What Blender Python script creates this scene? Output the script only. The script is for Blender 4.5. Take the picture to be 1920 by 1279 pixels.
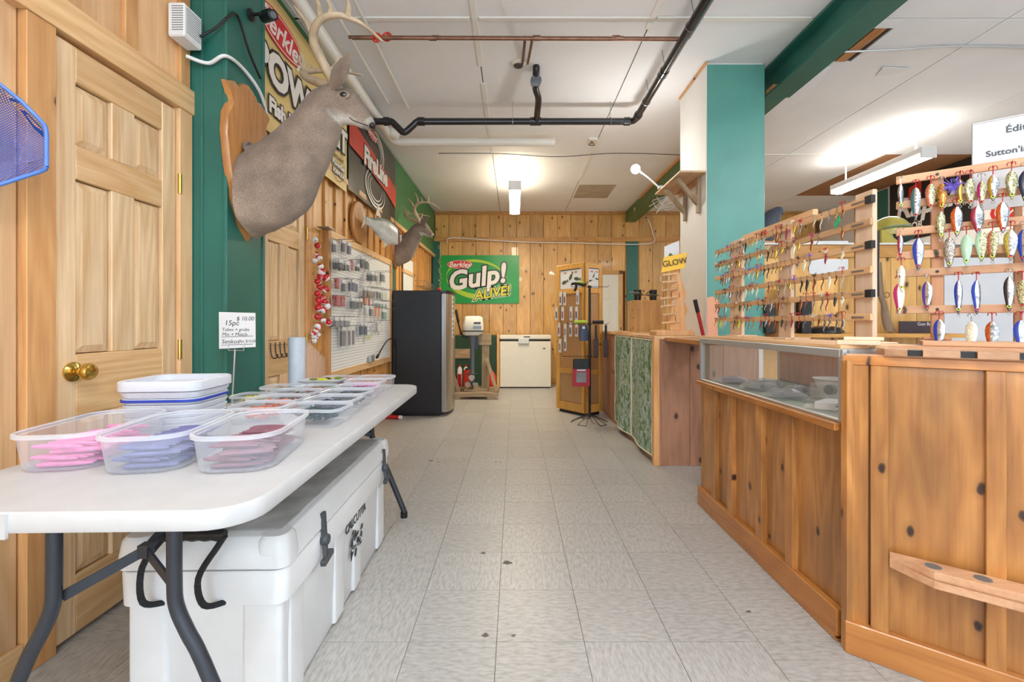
import bpy, bmesh, math, random
from mathutils import Vector, Matrix
random.seed(11)
for o in list(bpy.data.objects): bpy.data.objects.remove(o, do_unlink=True)
SC = bpy.context.scene
COL = SC.collection
R = math.radians
# ------------------------------------------------------------------ camera, world, light, exposure
FPX, CH, VX, VY = 840.0, 1.11, 965.3, 606.0          # focal length in px (1920 wide), eye height, vanishing point
cam_d = bpy.data.cameras.new('camera'); cam = bpy.data.objects.new('camera', cam_d); COL.objects.link(cam)
cam.location = (0, 0, CH); cam.rotation_euler = (R(90), 0, 0)
cam_d.sensor_width = 36; cam_d.lens = FPX / 1920 * 36
cam_d.shift_x = -(VX - 960) / 1920; cam_d.shift_y = -(639.5 - VY) / 1920
cam_d.clip_start = .05
SC.camera = cam
W = bpy.data.worlds.new('world'); SC.world = W; W.use_nodes = True
bg = W.node_tree.nodes['Background']; bg.inputs[0].default_value = (.80, .91, 1, 1); bg.inputs[1].default_value = .85
def area(name, loc, rot, sx, sy, power, col=(1, 1, 1), parent=None):
    l = bpy.data.lights.new(name, 'AREA'); l.shape = 'RECTANGLE'; l.size = sx; l.size_y = sy; l.energy = power; l.color = col
    o = bpy.data.objects.new(name, l); COL.objects.link(o); o.location = loc; o.rotation_euler = rot
    return o
# daylight from the shop window behind the camera
area('shop_window_daylight', (.6, -2.3, 1.7), (R(-90), 0, R(180)), 5.5, 2.3, 92, (.80, .91, 1))
VS = SC.view_settings
VS.view_transform = 'Standard'; VS.look = 'None'; VS.exposure = 0.38; VS.gamma = 1; VS.use_curve_mapping = False

# ------------------------------------------------------------------ helpers
def P(px, py, y): return Vector(((px - VX) * y / FPX, y, CH - (py - VY) * y / FPX))
def YX(px, X): return X * FPX / (px - VX)              # depth at which plane X crosses a sight line
def world(o):
    m = o.matrix_basis.copy()
    if o.parent: m = world(o.parent) @ o.matrix_parent_inverse @ m
    return m
def par(o, parent, local=False):
    if parent is None: return
    o.parent = parent
    if not local: o.matrix_parent_inverse = world(parent).inverted()
def tag(o, label=None, cat=None, group=None, kind=None):
    if label: o['label'] = label
    if cat: o['category'] = cat
    if group: o['group'] = group
    if kind: o['kind'] = kind
    return o
def thing(name, label, cat, loc=(0, 0, 0), rz=0, group=None):
    o = bpy.data.objects.new(name, None); COL.objects.link(o); o.empty_display_size = .05
    o.location = loc; o.rotation_euler = (0, 0, rz)
    return tag(o, label, cat, group)
def copy_tree(o, parent=None):
    c = o.copy(); COL.objects.link(c)
    if parent: c.parent = parent
    for ch in [x for x in bpy.data.objects if x.parent == o]: copy_tree(ch, c)
    return c
class MB:
    def __init__(s): s.v = []; s.f = []; s.mi = []; s.cur = 0
    def _add(s, vs, fs):
        b = len(s.v); s.v += [tuple(v) for v in vs]; s.f += [tuple(i + b for i in f) for f in fs]; s.mi += [s.cur] * len(fs); return s
    def box(s, x0, x1, y0, y1, z0, z1, M=None):
        vs = [Vector((x, y, z)) for x in (x0, x1) for y in (y0, y1) for z in (z0, z1)]
        if M: vs = [M @ v for v in vs]
        return s._add(vs, [(0, 1, 3, 2), (4, 6, 7, 5), (0, 4, 5, 1), (2, 3, 7, 6), (0, 2, 6, 4), (1, 5, 7, 3)])
    def bar(s, a, b, w, t, up=(0, 0, 1)):
        a, b = Vector(a), Vector(b); d = (b - a).normalized(); u = Vector(up)
        r = d.cross(u); r = r.normalized() if r.length > 1e-5 else Vector((1, 0, 0)); u = r.cross(d)
        vs = [p + r * sx * w / 2 + u * sy * t / 2 for p in (a, b) for sx, sy in ((-1, -1), (1, -1), (1, 1), (-1, 1))]
        return s._add(vs, [(3, 2, 1, 0), (4, 5, 6, 7), (0, 1, 5, 4), (1, 2, 6, 5), (2, 3, 7, 6), (3, 0, 4, 7)])
    def loft(s, loops, cap0=True, cap1=True, closed=True):
        n = len(loops[0]); vs = [v for l in loops for v in l]; fs = []
        for i in range(len(loops) - 1):
            for j in range(n if closed else n - 1):
                k = (j + 1) % n; fs.append((i * n + j, i * n + k, (i + 1) * n + k, (i + 1) * n + j))
        if cap0: fs.append(tuple(range(n - 1, -1, -1)))
        if cap1: fs.append(tuple(range((len(loops) - 1) * n, len(loops) * n)))
        return s._add(vs, fs)
    def tube(s, pts, r, seg=8, caps=True):
        pts = [Vector(p) for p in pts]; rs = r if isinstance(r, (list, tuple)) else [r] * len(pts)
        loops = []; ref = None
        for i, p in enumerate(pts):
            d = (pts[min(i + 1, len(pts) - 1)] - pts[max(i - 1, 0)]).normalized()
            if ref is None: ref = Vector((0, 0, 1)) if abs(d.z) < .9 else Vector((1, 0, 0))
            u = d.cross(ref).normalized(); w = u.cross(d); ref = w
            loops.append([p + (u * math.cos(a) + w * math.sin(a)) * rs[i] for a in [2 * math.pi * k / seg for k in range(seg)]])
        return s.loft(loops, caps, caps)
    def lathe(s, prof, o=(0, 0, 0), ax=(0, 0, 1), seg=16, caps=True):
        o, ax = Vector(o), Vector(ax).normalized(); q = ax.to_track_quat('Z', 'Y')
        return s.loft([[o + q @ Vector((r * math.cos(2 * math.pi * k / seg), r * math.sin(2 * math.pi * k / seg), h)) for k in range(seg)] for r, h in prof], caps, caps)
    def ball(s, c, r, seg=10, sc=(1, 1, 1), M=None):
        c = Vector(c); rings = seg // 2 + 1; loops = []
        for i in range(rings + 1):
            t = math.pi * i / rings; rr = max(math.sin(t), .02)
            l = [Vector((rr * math.cos(2 * math.pi * k / seg) * sc[0], rr * math.sin(2 * math.pi * k / seg) * sc[1], -math.cos(t) * sc[2])) * r for k in range(seg)]
            loops.append([c + ((M @ v) if M else v) for v in l])
        return s.loft(loops)
    def prism(s, poly, M, d):                              # 2-D outline in the frame M, extruded along its normal
        a = [M @ Vector((x, y, 0)) for x, y in poly]; b = [M @ Vector((x, y, d)) for x, y in poly]
        return s.loft([a, b])
    def build(s, name, mat, parent=None, smooth=False, local=False, bev=0, cols=None):
        me = bpy.data.meshes.new(name); me.from_pydata(s.v, [], s.f)
        for m in (mat if isinstance(mat, list) else [mat]): me.materials.append(m)
        if isinstance(mat, list): me.polygons.foreach_set('material_index', s.mi)
        bm = bmesh.new(); bm.from_mesh(me); bmesh.ops.recalc_face_normals(bm, faces=bm.faces)
        if bev: bmesh.ops.bevel(bm, geom=list(bm.edges), offset=bev, segments=1, affect='EDGES', clamp_overlap=True)
        bm.to_mesh(me); bm.free()
        if cols:
            at = me.color_attributes.new('col', 'FLOAT_COLOR', 'POINT')
            for i, c in enumerate(cols): at.data[i].color = (*c, 1)
        if smooth:
            me.polygons.foreach_set('use_smooth', [True] * len(me.polygons))
            try: me.set_sharp_from_angle(angle=R(42))
            except Exception: pass
        o = bpy.data.objects.new(name, me); COL.objects.link(o); par(o, parent, local); return o
_bc = {}
def bx(name, c, s, mat, parent=None, bev=.002, rz=0, rot=None):
    """bevelled box object at c; alike boxes share their mesh"""
    key = (name, tuple(round(x, 4) for x in s), mat.name, bev)
    if key not in _bc:
        m = MB().box(-s[0] / 2, s[0] / 2, -s[1] / 2, s[1] / 2, -s[2] / 2, s[2] / 2); o = m.build(name, mat, None, bev=bev); _bc[key] = o.data
    else: o = bpy.data.objects.new(name, _bc[key]); COL.objects.link(o)
    o.location = c; o.rotation_euler = rot if rot else (0, 0, rz)
    par(o, parent); return o
def bb(name, x0, x1, y0, y1, z0, z1, mat, parent=None, bev=.002):
    return bx(name, ((x0 + x1) / 2, (y0 + y1) / 2, (z0 + z1) / 2), (abs(x1 - x0), abs(y1 - y0), abs(z1 - z0)), mat, parent, bev)
def frame(o, right, up):
    r, u = Vector(right).normalized(), Vector(up).normalized(); n = r.cross(u)
    return Matrix(((r.x, u.x, n.x, o[0]), (r.y, u.y, n.y, o[1]), (r.z, u.z, n.z, o[2]), (0, 0, 0, 1)))
def rrect(w, d, r, n=5):
    out = []
    for cx, cy, a0 in ((w / 2 - r, d / 2 - r, 0), (-w / 2 + r, d / 2 - r, 90), (-w / 2 + r, -d / 2 + r, 180), (w / 2 - r, -d / 2 + r, 270)):
        for k in range(n + 1):
            a = R(a0 + 90 * k / n); out.append((cx + r * math.cos(a), cy + r * math.sin(a)))
    return out
def text(body, M, size, mat, parent, extrude=.0004, offset=0, shear=0, align='CENTER', name='lettering', sx=1):
    c = bpy.data.curves.new('t', 'FONT'); c.body = body; c.size = size; c.extrude = extrude; c.offset = offset; c.shear = shear
    c.align_x = align; c.align_y = 'CENTER'; c.resolution_u = 3
    t = bpy.data.objects.new('t', c); COL.objects.link(t); bpy.context.view_layer.update()
    me = bpy.data.meshes.new_from_object(t.evaluated_get(bpy.context.evaluated_depsgraph_get())); bpy.data.objects.remove(t, do_unlink=True)
    me.transform(M @ Matrix.Diagonal((sx, 1, 1, 1))); me.materials.clear(); me.materials.append(mat)
    o = bpy.data.objects.new(name, me); COL.objects.link(o); par(o, parent); return o
def arcp(c, r, a0, a1, n, u, v): return [Vector(c) + Vector(u) * r * math.cos(R(a0 + (a1 - a0) * k / n)) + Vector(v) * r * math.sin(R(a0 + (a1 - a0) * k / n)) for k in range(n + 1)]
def smoothpath(pts, n=6):
    pts = [Vector(p) for p in pts]; out = []
    for i in range(len(pts) - 1):
        p0, p1, p2, p3 = pts[max(i - 1, 0)], pts[i], pts[i + 1], pts[min(i + 2, len(pts) - 1)]
        for k in range(n):
            t = k / n; out.append(.5 * (2 * p1 + (p2 - p0) * t + (2 * p0 - 5 * p1 + 4 * p2 - p3) * t * t + (3 * p1 - p0 - 3 * p2 + p3) * t ** 3))
    return out + [pts[-1]]

# ------------------------------------------------------------------ materials
def lin(r, g, b): return tuple(((c / 255) / 12.92 if c <= 10 else ((c / 255 + .055) / 1.055) ** 2.4) for c in (r, g, b))
def nodes(name):
    m = bpy.data.materials.new(name); m.use_nodes = True; t = m.node_tree; return m, t, t.nodes['Principled BSDF']
def N(t, typ, **kw):
    n = t.nodes.new(typ)
    for k, v in kw.items():
        if k.startswith('i_'): n.inputs[k[2:].replace('_', ' ')].default_value = v
        else: setattr(n, k, v)
    return n
_mc = {}
def mat(name, c, rough=.5, metal=0, var=0, scale=8, bump=0, spec=.5, coat=0, trans=0, emit=0, alpha=1):
    """plain colour; var = soft blotches in the colour itself, bump = fine relief; c in sRGB 0-255"""
    if name in _mc: return _mc[name]
    m, t, b = nodes(name); l = lin(*c)
    b.inputs['Base Color'].default_value = (*l, 1); b.inputs['Roughness'].default_value = rough; b.inputs['Metallic'].default_value = metal
    b.inputs['Specular IOR Level'].default_value = spec; b.inputs['Coat Weight'].default_value = coat
    if trans: b.inputs['Transmission Weight'].default_value = trans
    if emit: b.inputs['Emission Color'].default_value = (*l, 1); b.inputs['Emission Strength'].default_value = emit
    if alpha < 1: b.inputs['Alpha'].default_value = alpha
    if var or bump:
        co = N(t, 'ShaderNodeTexCoord'); no = N(t, 'ShaderNodeTexNoise', i_Scale=scale, i_Detail=5.0)
        t.links.new(co.outputs['Object'], no.inputs['Vector'])
        if var:
            rp = N(t, 'ShaderNodeValToRGB'); e = rp.color_ramp.elements
            e[0].position = .3; e[1].position = .7; e[0].color = (*[x * (1 - var) for x in l], 1); e[1].color = (*[min(x * (1 + var * .5), 1) for x in l], 1)
            t.links.new(no.outputs['Fac'], rp.inputs['Fac']); t.links.new(rp.outputs['Color'], b.inputs['Base Color'])
        if bump:
            bp = N(t, 'ShaderNodeBump', i_Strength=bump, i_Distance=.01); t.links.new(no.outputs['Fac'], bp.inputs['Height']); t.links.new(bp.outputs['Normal'], b.inputs['Normal'])
    _mc[name] = m; return m
def wood(name, ca, cb, ck=None, axis='Z', rough=.42, knot=.055, grain=1.0, coat=.0, seed=0, kscale=3.0, hv=.16, flat='X', blot=.13):
    """sawn pine: long grain streaks along axis, growth bands, scattered knots; every board shifts by its own random"""
    m, t, b = nodes(name); L = t.links.new
    ca, cb = lin(*ca), lin(*cb); ck = lin(*(ck or (70, 38, 18)))
    co = N(t, 'ShaderNodeTexCoord'); oi = N(t, 'ShaderNodeObjectInfo')
    off = N(t, 'ShaderNodeVectorMath', operation='SCALE'); off.inputs[0].default_value = (37.3, 19.1, 53.7)
    L(oi.outputs['Random'], off.inputs['Scale'])
    add = N(t, 'ShaderNodeVectorMath', operation='ADD'); L(co.outputs['Object'], add.inputs[0]); L(off.outputs[0], add.inputs[1])
    def stretch(long, wide):
        mp = N(t, 'ShaderNodeMapping'); s = [wide] * 3; s['XYZ'.index(axis)] = long; mp.inputs['Scale'].default_value = s; L(add.outputs[0], mp.inputs['Vector']); return mp.outputs[0]
    # knots push the grain aside
    vo = N(t, 'ShaderNodeTexVoronoi', i_Scale=kscale, i_Randomness=1.0, voronoi_dimensions='2D'); sx3 = N(t, 'ShaderNodeSeparateXYZ'); L(add.outputs[0], sx3.inputs[0]); cm = N(t, 'ShaderNodeCombineXYZ')
    cross = [a for a in 'XYZ' if a != axis and a != (flat if flat != axis else 'Z')][0]
    kn = N(t, 'ShaderNodeTexNoise', i_Scale=22.0, i_Detail=2.0); L(add.outputs[0], kn.inputs['Vector'])
    for src, dst, sc_ in ((cross, 'X', 1.5), (axis, 'Y', .85)):
        q_ = N(t, 'ShaderNodeMath', operation='MULTIPLY'); q_.inputs[1].default_value = sc_; L(sx3.outputs[src], q_.inputs[0])
        q3 = N(t, 'ShaderNodeMath', operation='MULTIPLY_ADD'); q3.inputs[1].default_value = .022; L(kn.outputs['Fac'], q3.inputs[0]); L(q_.outputs[0], q3.inputs[2]); L(q3.outputs[0], cm.inputs[dst])
    L(cm.outputs[0], vo.inputs['Vector'])
    wn = N(t, 'ShaderNodeTexNoise', i_Scale=2.0, i_Detail=2.0); L(stretch(.16, 2.4), wn.inputs['Vector'])
    ring = N(t, 'ShaderNodeMath', operation='MULTIPLY_ADD')
    ring.inputs[1].default_value = 9.0 * grain; L(wn.outputs['Fac'], ring.inputs[0])
    kd = N(t, 'ShaderNodeMath', operation='MULTIPLY'); kd.inputs[1].default_value = (1.3 if knot else 0); L(vo.outputs['Distance'], kd.inputs[0]); L(kd.outputs[0], ring.inputs[2])
    fr = N(t, 'ShaderNodeMath', operation='PINGPONG'); fr.inputs[1].default_value = .5; L(ring.outputs[0], fr.inputs[0])
    fi = N(t, 'ShaderNodeTexNoise', i_Scale=14.0, i_Detail=4.0, i_Roughness=.6); L(stretch(.25, 7), fi.inputs['Vector'])
    mx = N(t, 'ShaderNodeMath', operation='MULTIPLY_ADD'); mx.inputs[1].default_value = .62; L(fr.outputs[0], mx.inputs[0])
    h = N(t, 'ShaderNodeMath', operation='MULTIPLY'); h.inputs[1].default_value = .75; L(fi.outputs['Fac'], h.inputs[0]); L(h.outputs[0], mx.inputs[2])
    rp = N(t, 'ShaderNodeValToRGB'); e = rp.color_ramp.elements; e[0].position = .22; e[1].position = .85; e[0].color = (*ca, 1); e[1].color = (*cb, 1); L(mx.outputs[0], rp.inputs['Fac'])
    out = rp.outputs['Color']
    if knot:
        kr = N(t, 'ShaderNodeValToRGB'); q = kr.color_ramp.elements; q[0].position = knot * .5; q[0].color = (1, 1, 1, 1); q[1].position = knot * 2.0; q[1].color = (0, 0, 0, 1)
        q2 = kr.color_ramp.elements.new(knot * .8); q2.color = (.7, .7, .7, 1); q3 = kr.color_ramp.elements.new(knot * .95); q3.color = (.2, .2, .2, 1)
        L(vo.outputs['Distance'], kr.inputs['Fac'])
        mk = N(t, 'ShaderNodeMixRGB'); mk.inputs[2].default_value = (*ck, 1); L(kr.outputs['Color'], mk.inputs[0]); L(out, mk.inputs[1]); out = mk.outputs[0]
    bn = N(t, 'ShaderNodeTexNoise', i_Scale=4.5, i_Detail=3.0, i_Roughness=.55); L(stretch(.45, 1.3), bn.inputs['Vector'])     # uneven stain from board to board
    bm_ = N(t, 'ShaderNodeMapRange'); bm_.inputs[1].default_value = .32; bm_.inputs[2].default_value = .68; bm_.inputs[3].default_value = 1 - blot; bm_.inputs[4].default_value = 1 + blot * .5; L(bn.outputs['Fac'], bm_.inputs[0])
    bs_ = N(t, 'ShaderNodeVectorMath', operation='SCALE'); L(out, bs_.inputs[0]); L(bm_.outputs[0], bs_.inputs['Scale']); out = bs_.outputs[0]
    hs = N(t, 'ShaderNodeHueSaturation'); mr = N(t, 'ShaderNodeMapRange'); mr.inputs[3].default_value = 1 - hv; mr.inputs[4].default_value = 1 + hv
    L(oi.outputs['Random'], mr.inputs[0]); L(mr.outputs[0], hs.inputs['Value']); L(out, hs.inputs['Color']); L(hs.outputs[0], b.inputs['Base Color'])
    b.inputs['Roughness'].default_value = rough; b.inputs['Coat Weight'].default_value = coat
    bp = N(t, 'ShaderNodeBump', i_Strength=.12, i_Distance=.004); L(fi.outputs['Fac'], bp.inputs['Height']); L(bp.outputs[0], b.inputs['Normal'])
    return m
WL = wood('pine_wall_left', (236, 196, 150), (214, 164, 112), (130, 80, 48), rough=.6, knot=.03, kscale=1.6)
WT = wood('pine_casing', (226, 174, 116), (202, 142, 86), (96, 52, 26), rough=.5, knot=.05, kscale=2)
WD = wood('clear_pine_door', (246, 218, 178), (214, 168, 116), rough=.4, knot=0, grain=1.6, hv=.05)
WDH = wood('clear_pine_rail', (240, 204, 154), (212, 160, 104), axis='Y', rough=.4, knot=0, grain=1.6, hv=.08)
WB = wood('knotty_pine_back', (230, 184, 112), (204, 148, 76), (84, 46, 18), rough=.38, knot=.055, coat=.15, flat='Y', kscale=2.6)
WBH = wood('knotty_pine_back_rail', (214, 162, 90), (184, 126, 60), axis='X', rough=.4, knot=.03, flat='Y')
WLF = wood('pine_wall_left_far', (226, 172, 100), (194, 132, 64), (90, 48, 20), rough=.4, knot=.035)
WC = wood('honey_pine_counter', (198, 140, 76), (156, 98, 46), (58, 28, 14), rough=.32, knot=.05, coat=.35, kscale=3.0, grain=1.5, blot=.34, hv=.14)
WCH = wood('honey_pine_plinth', (200, 134, 66), (168, 102, 44), (60, 30, 14), axis='Y', rough=.35, knot=.02, coat=.3)
WCX = wood('honey_pine_plinth_cross', (204, 138, 72), (172, 106, 48), (60, 30, 14), axis='X', rough=.35, knot=.02, coat=.3)
WP = wood('brown_plank_panel', (184, 136, 108), (152, 106, 80), (66, 40, 30), rough=.55, knot=.05, flat='Y', kscale=2)
WR = wood('raw_pine_rack', (244, 216, 188), (230, 194, 160), (150, 84, 60), rough=.6, knot=.03)
WRY = wood('raw_pine_slat', (226, 186, 142), (202, 154, 108), (120, 70, 40), axis='Y', rough=.6, knot=.02)
WRX = wood('cedar_slat', (216, 170, 132), (190, 138, 100), (80, 46, 28), axis='X', rough=.55, knot=.02)
WRC = wood('cedar_post', (200, 146, 106), (170, 114, 78), (80, 46, 28), axis='Z', rough=.55, knot=.02)
WO = wood('oak_plaque', (206, 146, 84), (176, 112, 56), rough=.35, knot=0, grain=1.8, coat=.3)
WS = wood('weathered_stand_wood', (186, 164, 132), (142, 116, 86), rough=.7, knot=.02)
WSX = wood('weathered_stand_rail', (186, 164, 132), (142, 116, 86), axis='X', rough=.7, knot=.02)
WG = wood('stump_wood', (206, 162, 104), (160, 112, 62), (80, 50, 26), rough=.7, knot=.05)
GREEN = mat('green_paint', (42, 106, 94), .38, var=.12, scale=3, bump=.03)
GREENW = mat('green_wall_paint', (70, 128, 78), .5, var=.06)
TEAL = mat('teal_pillar_paint', (92, 156, 144), .4, var=.1, scale=4, bump=.25)
PEACH = mat('peach_undercoat', (240, 172, 138), .6)
WHITEP = mat('white_wall_paint', (228, 226, 222), .6, var=.03)
CEIL = mat('ceiling_white', (242, 243, 246), .7, var=.05, scale=1.5)
CEILB = mat('bare_hardboard', (164, 116, 78), .7, var=.15, scale=3)
BATT = mat('ceiling_batten_white', (238, 236, 230), .55)
BLKP = mat('black_abs_pipe', (26, 28, 34), .28, coat=.3)
COPPER = mat('copper_pipe', (150, 112, 92), .4, .75, var=.35, scale=12)
WPIPE = mat('white_pipe', (236, 233, 224), .4)
BLACK = mat('black_plastic', (22, 22, 24), .42)
BLACKM = mat('black_metal', (30, 32, 36), .35, .3, var=.2, scale=30)
GREYM = mat('dark_grey_steel', (62, 66, 74), .38, .4)
STEEL = mat('brushed_steel', (168, 168, 170), .3, .9)
ALU = mat('aluminium', (196, 198, 200), .38, .7)
CHROME = mat('chrome', (225, 225, 228), .12, 1)
BRASS = mat('brass', (214, 178, 92), .16, 1)
WIRE = mat('wire_chrome', (150, 150, 152), .3, .8)
WHITE = mat('white_plastic', (238, 238, 238), .4)
OFFW = mat('offwhite_enamel', (232, 228, 214), .35, var=.03)
REDP = mat('red_plastic', (206, 26, 34), .3, coat=.3)
RED = mat('red_paint', (196, 40, 44), .45)
COOLW = mat('cooler_white', (226, 228, 230), .45, var=.06, scale=6)
COOLT = mat('cooler_scuffed_grey', (188, 190, 190), .6, var=.35, scale=9)
TABLE = mat('table_plastic', (200, 200, 201), .5, var=.05, scale=14, bump=.05)
PAPER = mat('paper_white', (226, 227, 229), .7)
INK = mat('ink_black', (26, 26, 28), .6)
INKR = mat('print_red', (206, 40, 40), .6)
CARDB = mat('cardboard', (178, 130, 108), .8)
def translucent(name, c, fac, rough=.25, edge=.5):
    m, t, b = nodes(name); b.inputs['Base Color'].default_value = (*lin(*c), 1); b.inputs['Roughness'].default_value = rough
    tr = N(t, 'ShaderNodeBsdfTransparent'); mx = N(t, 'ShaderNodeMixShader'); lw = N(t, 'ShaderNodeLayerWeight'); pw = N(t, 'ShaderNodeMath', operation='POWER'); pw.inputs[1].default_value = 4; t.links.new(lw.outputs['Facing'], pw.inputs[0])
    ad = N(t, 'ShaderNodeMath', operation='MULTIPLY_ADD', use_clamp=True); ad.inputs[1].default_value = edge; ad.inputs[2].default_value = fac; t.links.new(pw.outputs[0], ad.inputs[0])
    t.links.new(ad.outputs[0], mx.inputs[0]); t.links.new(tr.outputs[0], mx.inputs[1]); t.links.new(b.outputs[0], mx.inputs[2])
    t.links.new(mx.outputs[0], t.nodes['Material Output'].inputs[0]); return m
TUB = translucent('clear_tub_plastic', (226, 231, 243), .26)
TUB2 = translucent('small_tub_plastic', (228, 233, 243), .13, .25, .4)
TUBR = translucent('tub_rim_plastic', (232, 236, 244), .5)
TUBM = translucent('milky_tub_plastic', (232, 236, 246), .72, .4)
PACK = translucent('clear_pack_film', (240, 242, 244), .12, .12, .25)
FILM = translucent('plastic_film', (214, 214, 222), .2, .2)
GLASS = translucent('case_glass', (225, 235, 232), .05, .03)
def vcol(name, rough=.75, bump=.35, scale=90, noise=.25):
    m, t, b = nodes(name); L = t.links.new; at = N(t, 'ShaderNodeAttribute', attribute_name='col'); co = N(t, 'ShaderNodeTexCoord')
    no = N(t, 'ShaderNodeTexNoise', i_Scale=scale, i_Detail=5.0, i_Roughness=.65); L(co.outputs['Object'], no.inputs['Vector'])
    mr = N(t, 'ShaderNodeMapRange'); mr.inputs[3].default_value = 1 - noise; mr.inputs[4].default_value = 1 + noise; mr.inputs[1].default_value = .3; mr.inputs[2].default_value = .7; L(no.outputs['Fac'], mr.inputs[0])
    mu = N(t, 'ShaderNodeVectorMath', operation='SCALE'); L(at.outputs['Color'], mu.inputs[0]); L(mr.outputs[0], mu.inputs['Scale']); L(mu.outputs[0], b.inputs['Base Color'])
    n2 = N(t, 'ShaderNodeTexNoise', i_Scale=11.0, i_Detail=3.0); L(co.outputs['Object'], n2.inputs['Vector']); m2 = N(t, 'ShaderNodeMapRange'); m2.inputs[1].default_value = .3; m2.inputs[2].default_value = .7; m2.inputs[3].default_value = .78; m2.inputs[4].default_value = 1.2; L(n2.outputs['Fac'], m2.inputs[0])
    mu2 = N(t, 'ShaderNodeVectorMath', operation='SCALE'); L(mu.outputs[0], mu2.inputs[0]); L(m2.outputs[0], mu2.inputs['Scale']); L(mu2.outputs[0], b.inputs['Base Color'])
    bp = N(t, 'ShaderNodeBump', i_Strength=bump, i_Distance=.006); L(no.outputs['Fac'], bp.inputs['Height']); L(bp.outputs[0], b.inputs['Normal']); b.inputs['Roughness'].default_value = rough
    b.inputs['Sheen Weight'].default_value = .15
    return m
FUR = vcol('deer_fur', .85, .5, 190, .36); FISHM = vcol('fish_skin', .25, .1, 40, .15)
ANT = mat('antler', (186, 166, 138), .5, var=.25, scale=20)
def tilemat():
    m, t, b = nodes('vinyl_tile'); L = t.links.new; co = N(t, 'ShaderNodeTexCoord'); oi = N(t, 'ShaderNodeObjectInfo')
    mp = N(t, 'ShaderNodeMapping'); an = N(t, 'ShaderNodeMath', operation='SNAP'); an.inputs[1].default_value = .5; L(oi.outputs['Random'], an.inputs[0])
    cb = N(t, 'ShaderNodeCombineXYZ'); ml = N(t, 'ShaderNodeMath', operation='MULTIPLY'); ml.inputs[1].default_value = math.pi; L(an.outputs[0], ml.inputs[0]); L(ml.outputs[0], cb.inputs['Z']); L(cb.outputs[0], mp.inputs['Rotation'])
    sc = N(t, 'ShaderNodeVectorMath', operation='SCALE'); sc.inputs[0].default_value = (31, 47, 0); L(oi.outputs['Random'], sc.inputs['Scale']); L(sc.outputs[0], mp.inputs['Location'])
    L(co.outputs['Object'], mp.inputs['Vector']); st = N(t, 'ShaderNodeMapping'); st.inputs['Scale'].default_value = (26, 85, 30); L(mp.outputs[0], st.inputs['Vector'])
    n1 = N(t, 'ShaderNodeTexNoise', i_Scale=1.0, i_Detail=4.0, i_Roughness=.6); L(st.outputs[0], n1.inputs['Vector'])
    rp = N(t, 'ShaderNodeValToRGB'); e = rp.color_ramp.elements; e[0].position = .3; e[1].position = .62; e[0].color = (*lin(154, 150, 144), 1); e[1].color = (*lin(186, 183, 179), 1); L(n1.outputs['Fac'], rp.inputs['Fac'])
    hs = N(t, 'ShaderNodeHueSaturation'); mr = N(t, 'ShaderNodeMapRange'); mr.inputs[3].default_value = .95; mr.inputs[4].default_value = 1.04; L(oi.outputs['Random'], mr.inputs[0]); L(mr.outputs[0], hs.inputs['Value']); L(rp.outputs[0], hs.inputs['Color']); L(hs.outputs[0], b.inputs['Base Color'])
    b.inputs['Roughness'].default_value = .38; return m
TILE = tilemat(); GROUT = mat('tile_joint', (92, 88, 82), .8)
def pegmat(name, c, hole, pitch, ax):
    m, t, b = nodes(name); L = t.links.new; co = N(t, 'ShaderNodeTexCoord'); sp = N(t, 'ShaderNodeSeparateXYZ'); L(co.outputs['Object'], sp.inputs[0]); sq = []
    for a in ax:
        d = N(t, 'ShaderNodeMath', operation='DIVIDE'); d.inputs[1].default_value = pitch; L(sp.outputs[a], d.inputs[0])
        f = N(t, 'ShaderNodeMath', operation='FRACT'); L(d.outputs[0], f.inputs[0]); s = N(t, 'ShaderNodeMath', operation='SUBTRACT'); s.inputs[1].default_value = .5; L(f.outputs[0], s.inputs[0])
        p = N(t, 'ShaderNodeMath', operation='POWER'); p.inputs[1].default_value = 2; L(s.outputs[0], p.inputs[0]); sq.append(p)
    a = N(t, 'ShaderNodeMath', operation='ADD'); L(sq[0].outputs[0], a.inputs[0]); L(sq[1].outputs[0], a.inputs[1])
    c2 = N(t, 'ShaderNodeMath', operation='LESS_THAN'); c2.inputs[1].default_value = .03; L(a.outputs[0], c2.inputs[0])
    mx = N(t, 'ShaderNodeMixRGB'); mx.inputs[1].default_value = (*lin(*c), 1); mx.inputs[2].default_value = (*lin(*hole), 1); L(c2.outputs[0], mx.inputs[0]); L(mx.outputs[0], b.inputs['Base Color'])
    b.inputs['Roughness'].default_value = .45; return m
PEGW = pegmat('white_pegboard', (240, 240, 238), (96, 92, 88), .0254, ('Y', 'Z'))
PEGB = pegmat('brown_pegboard', (188, 142, 92), (82, 52, 30), .0254, ('X', 'Z'))
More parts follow.
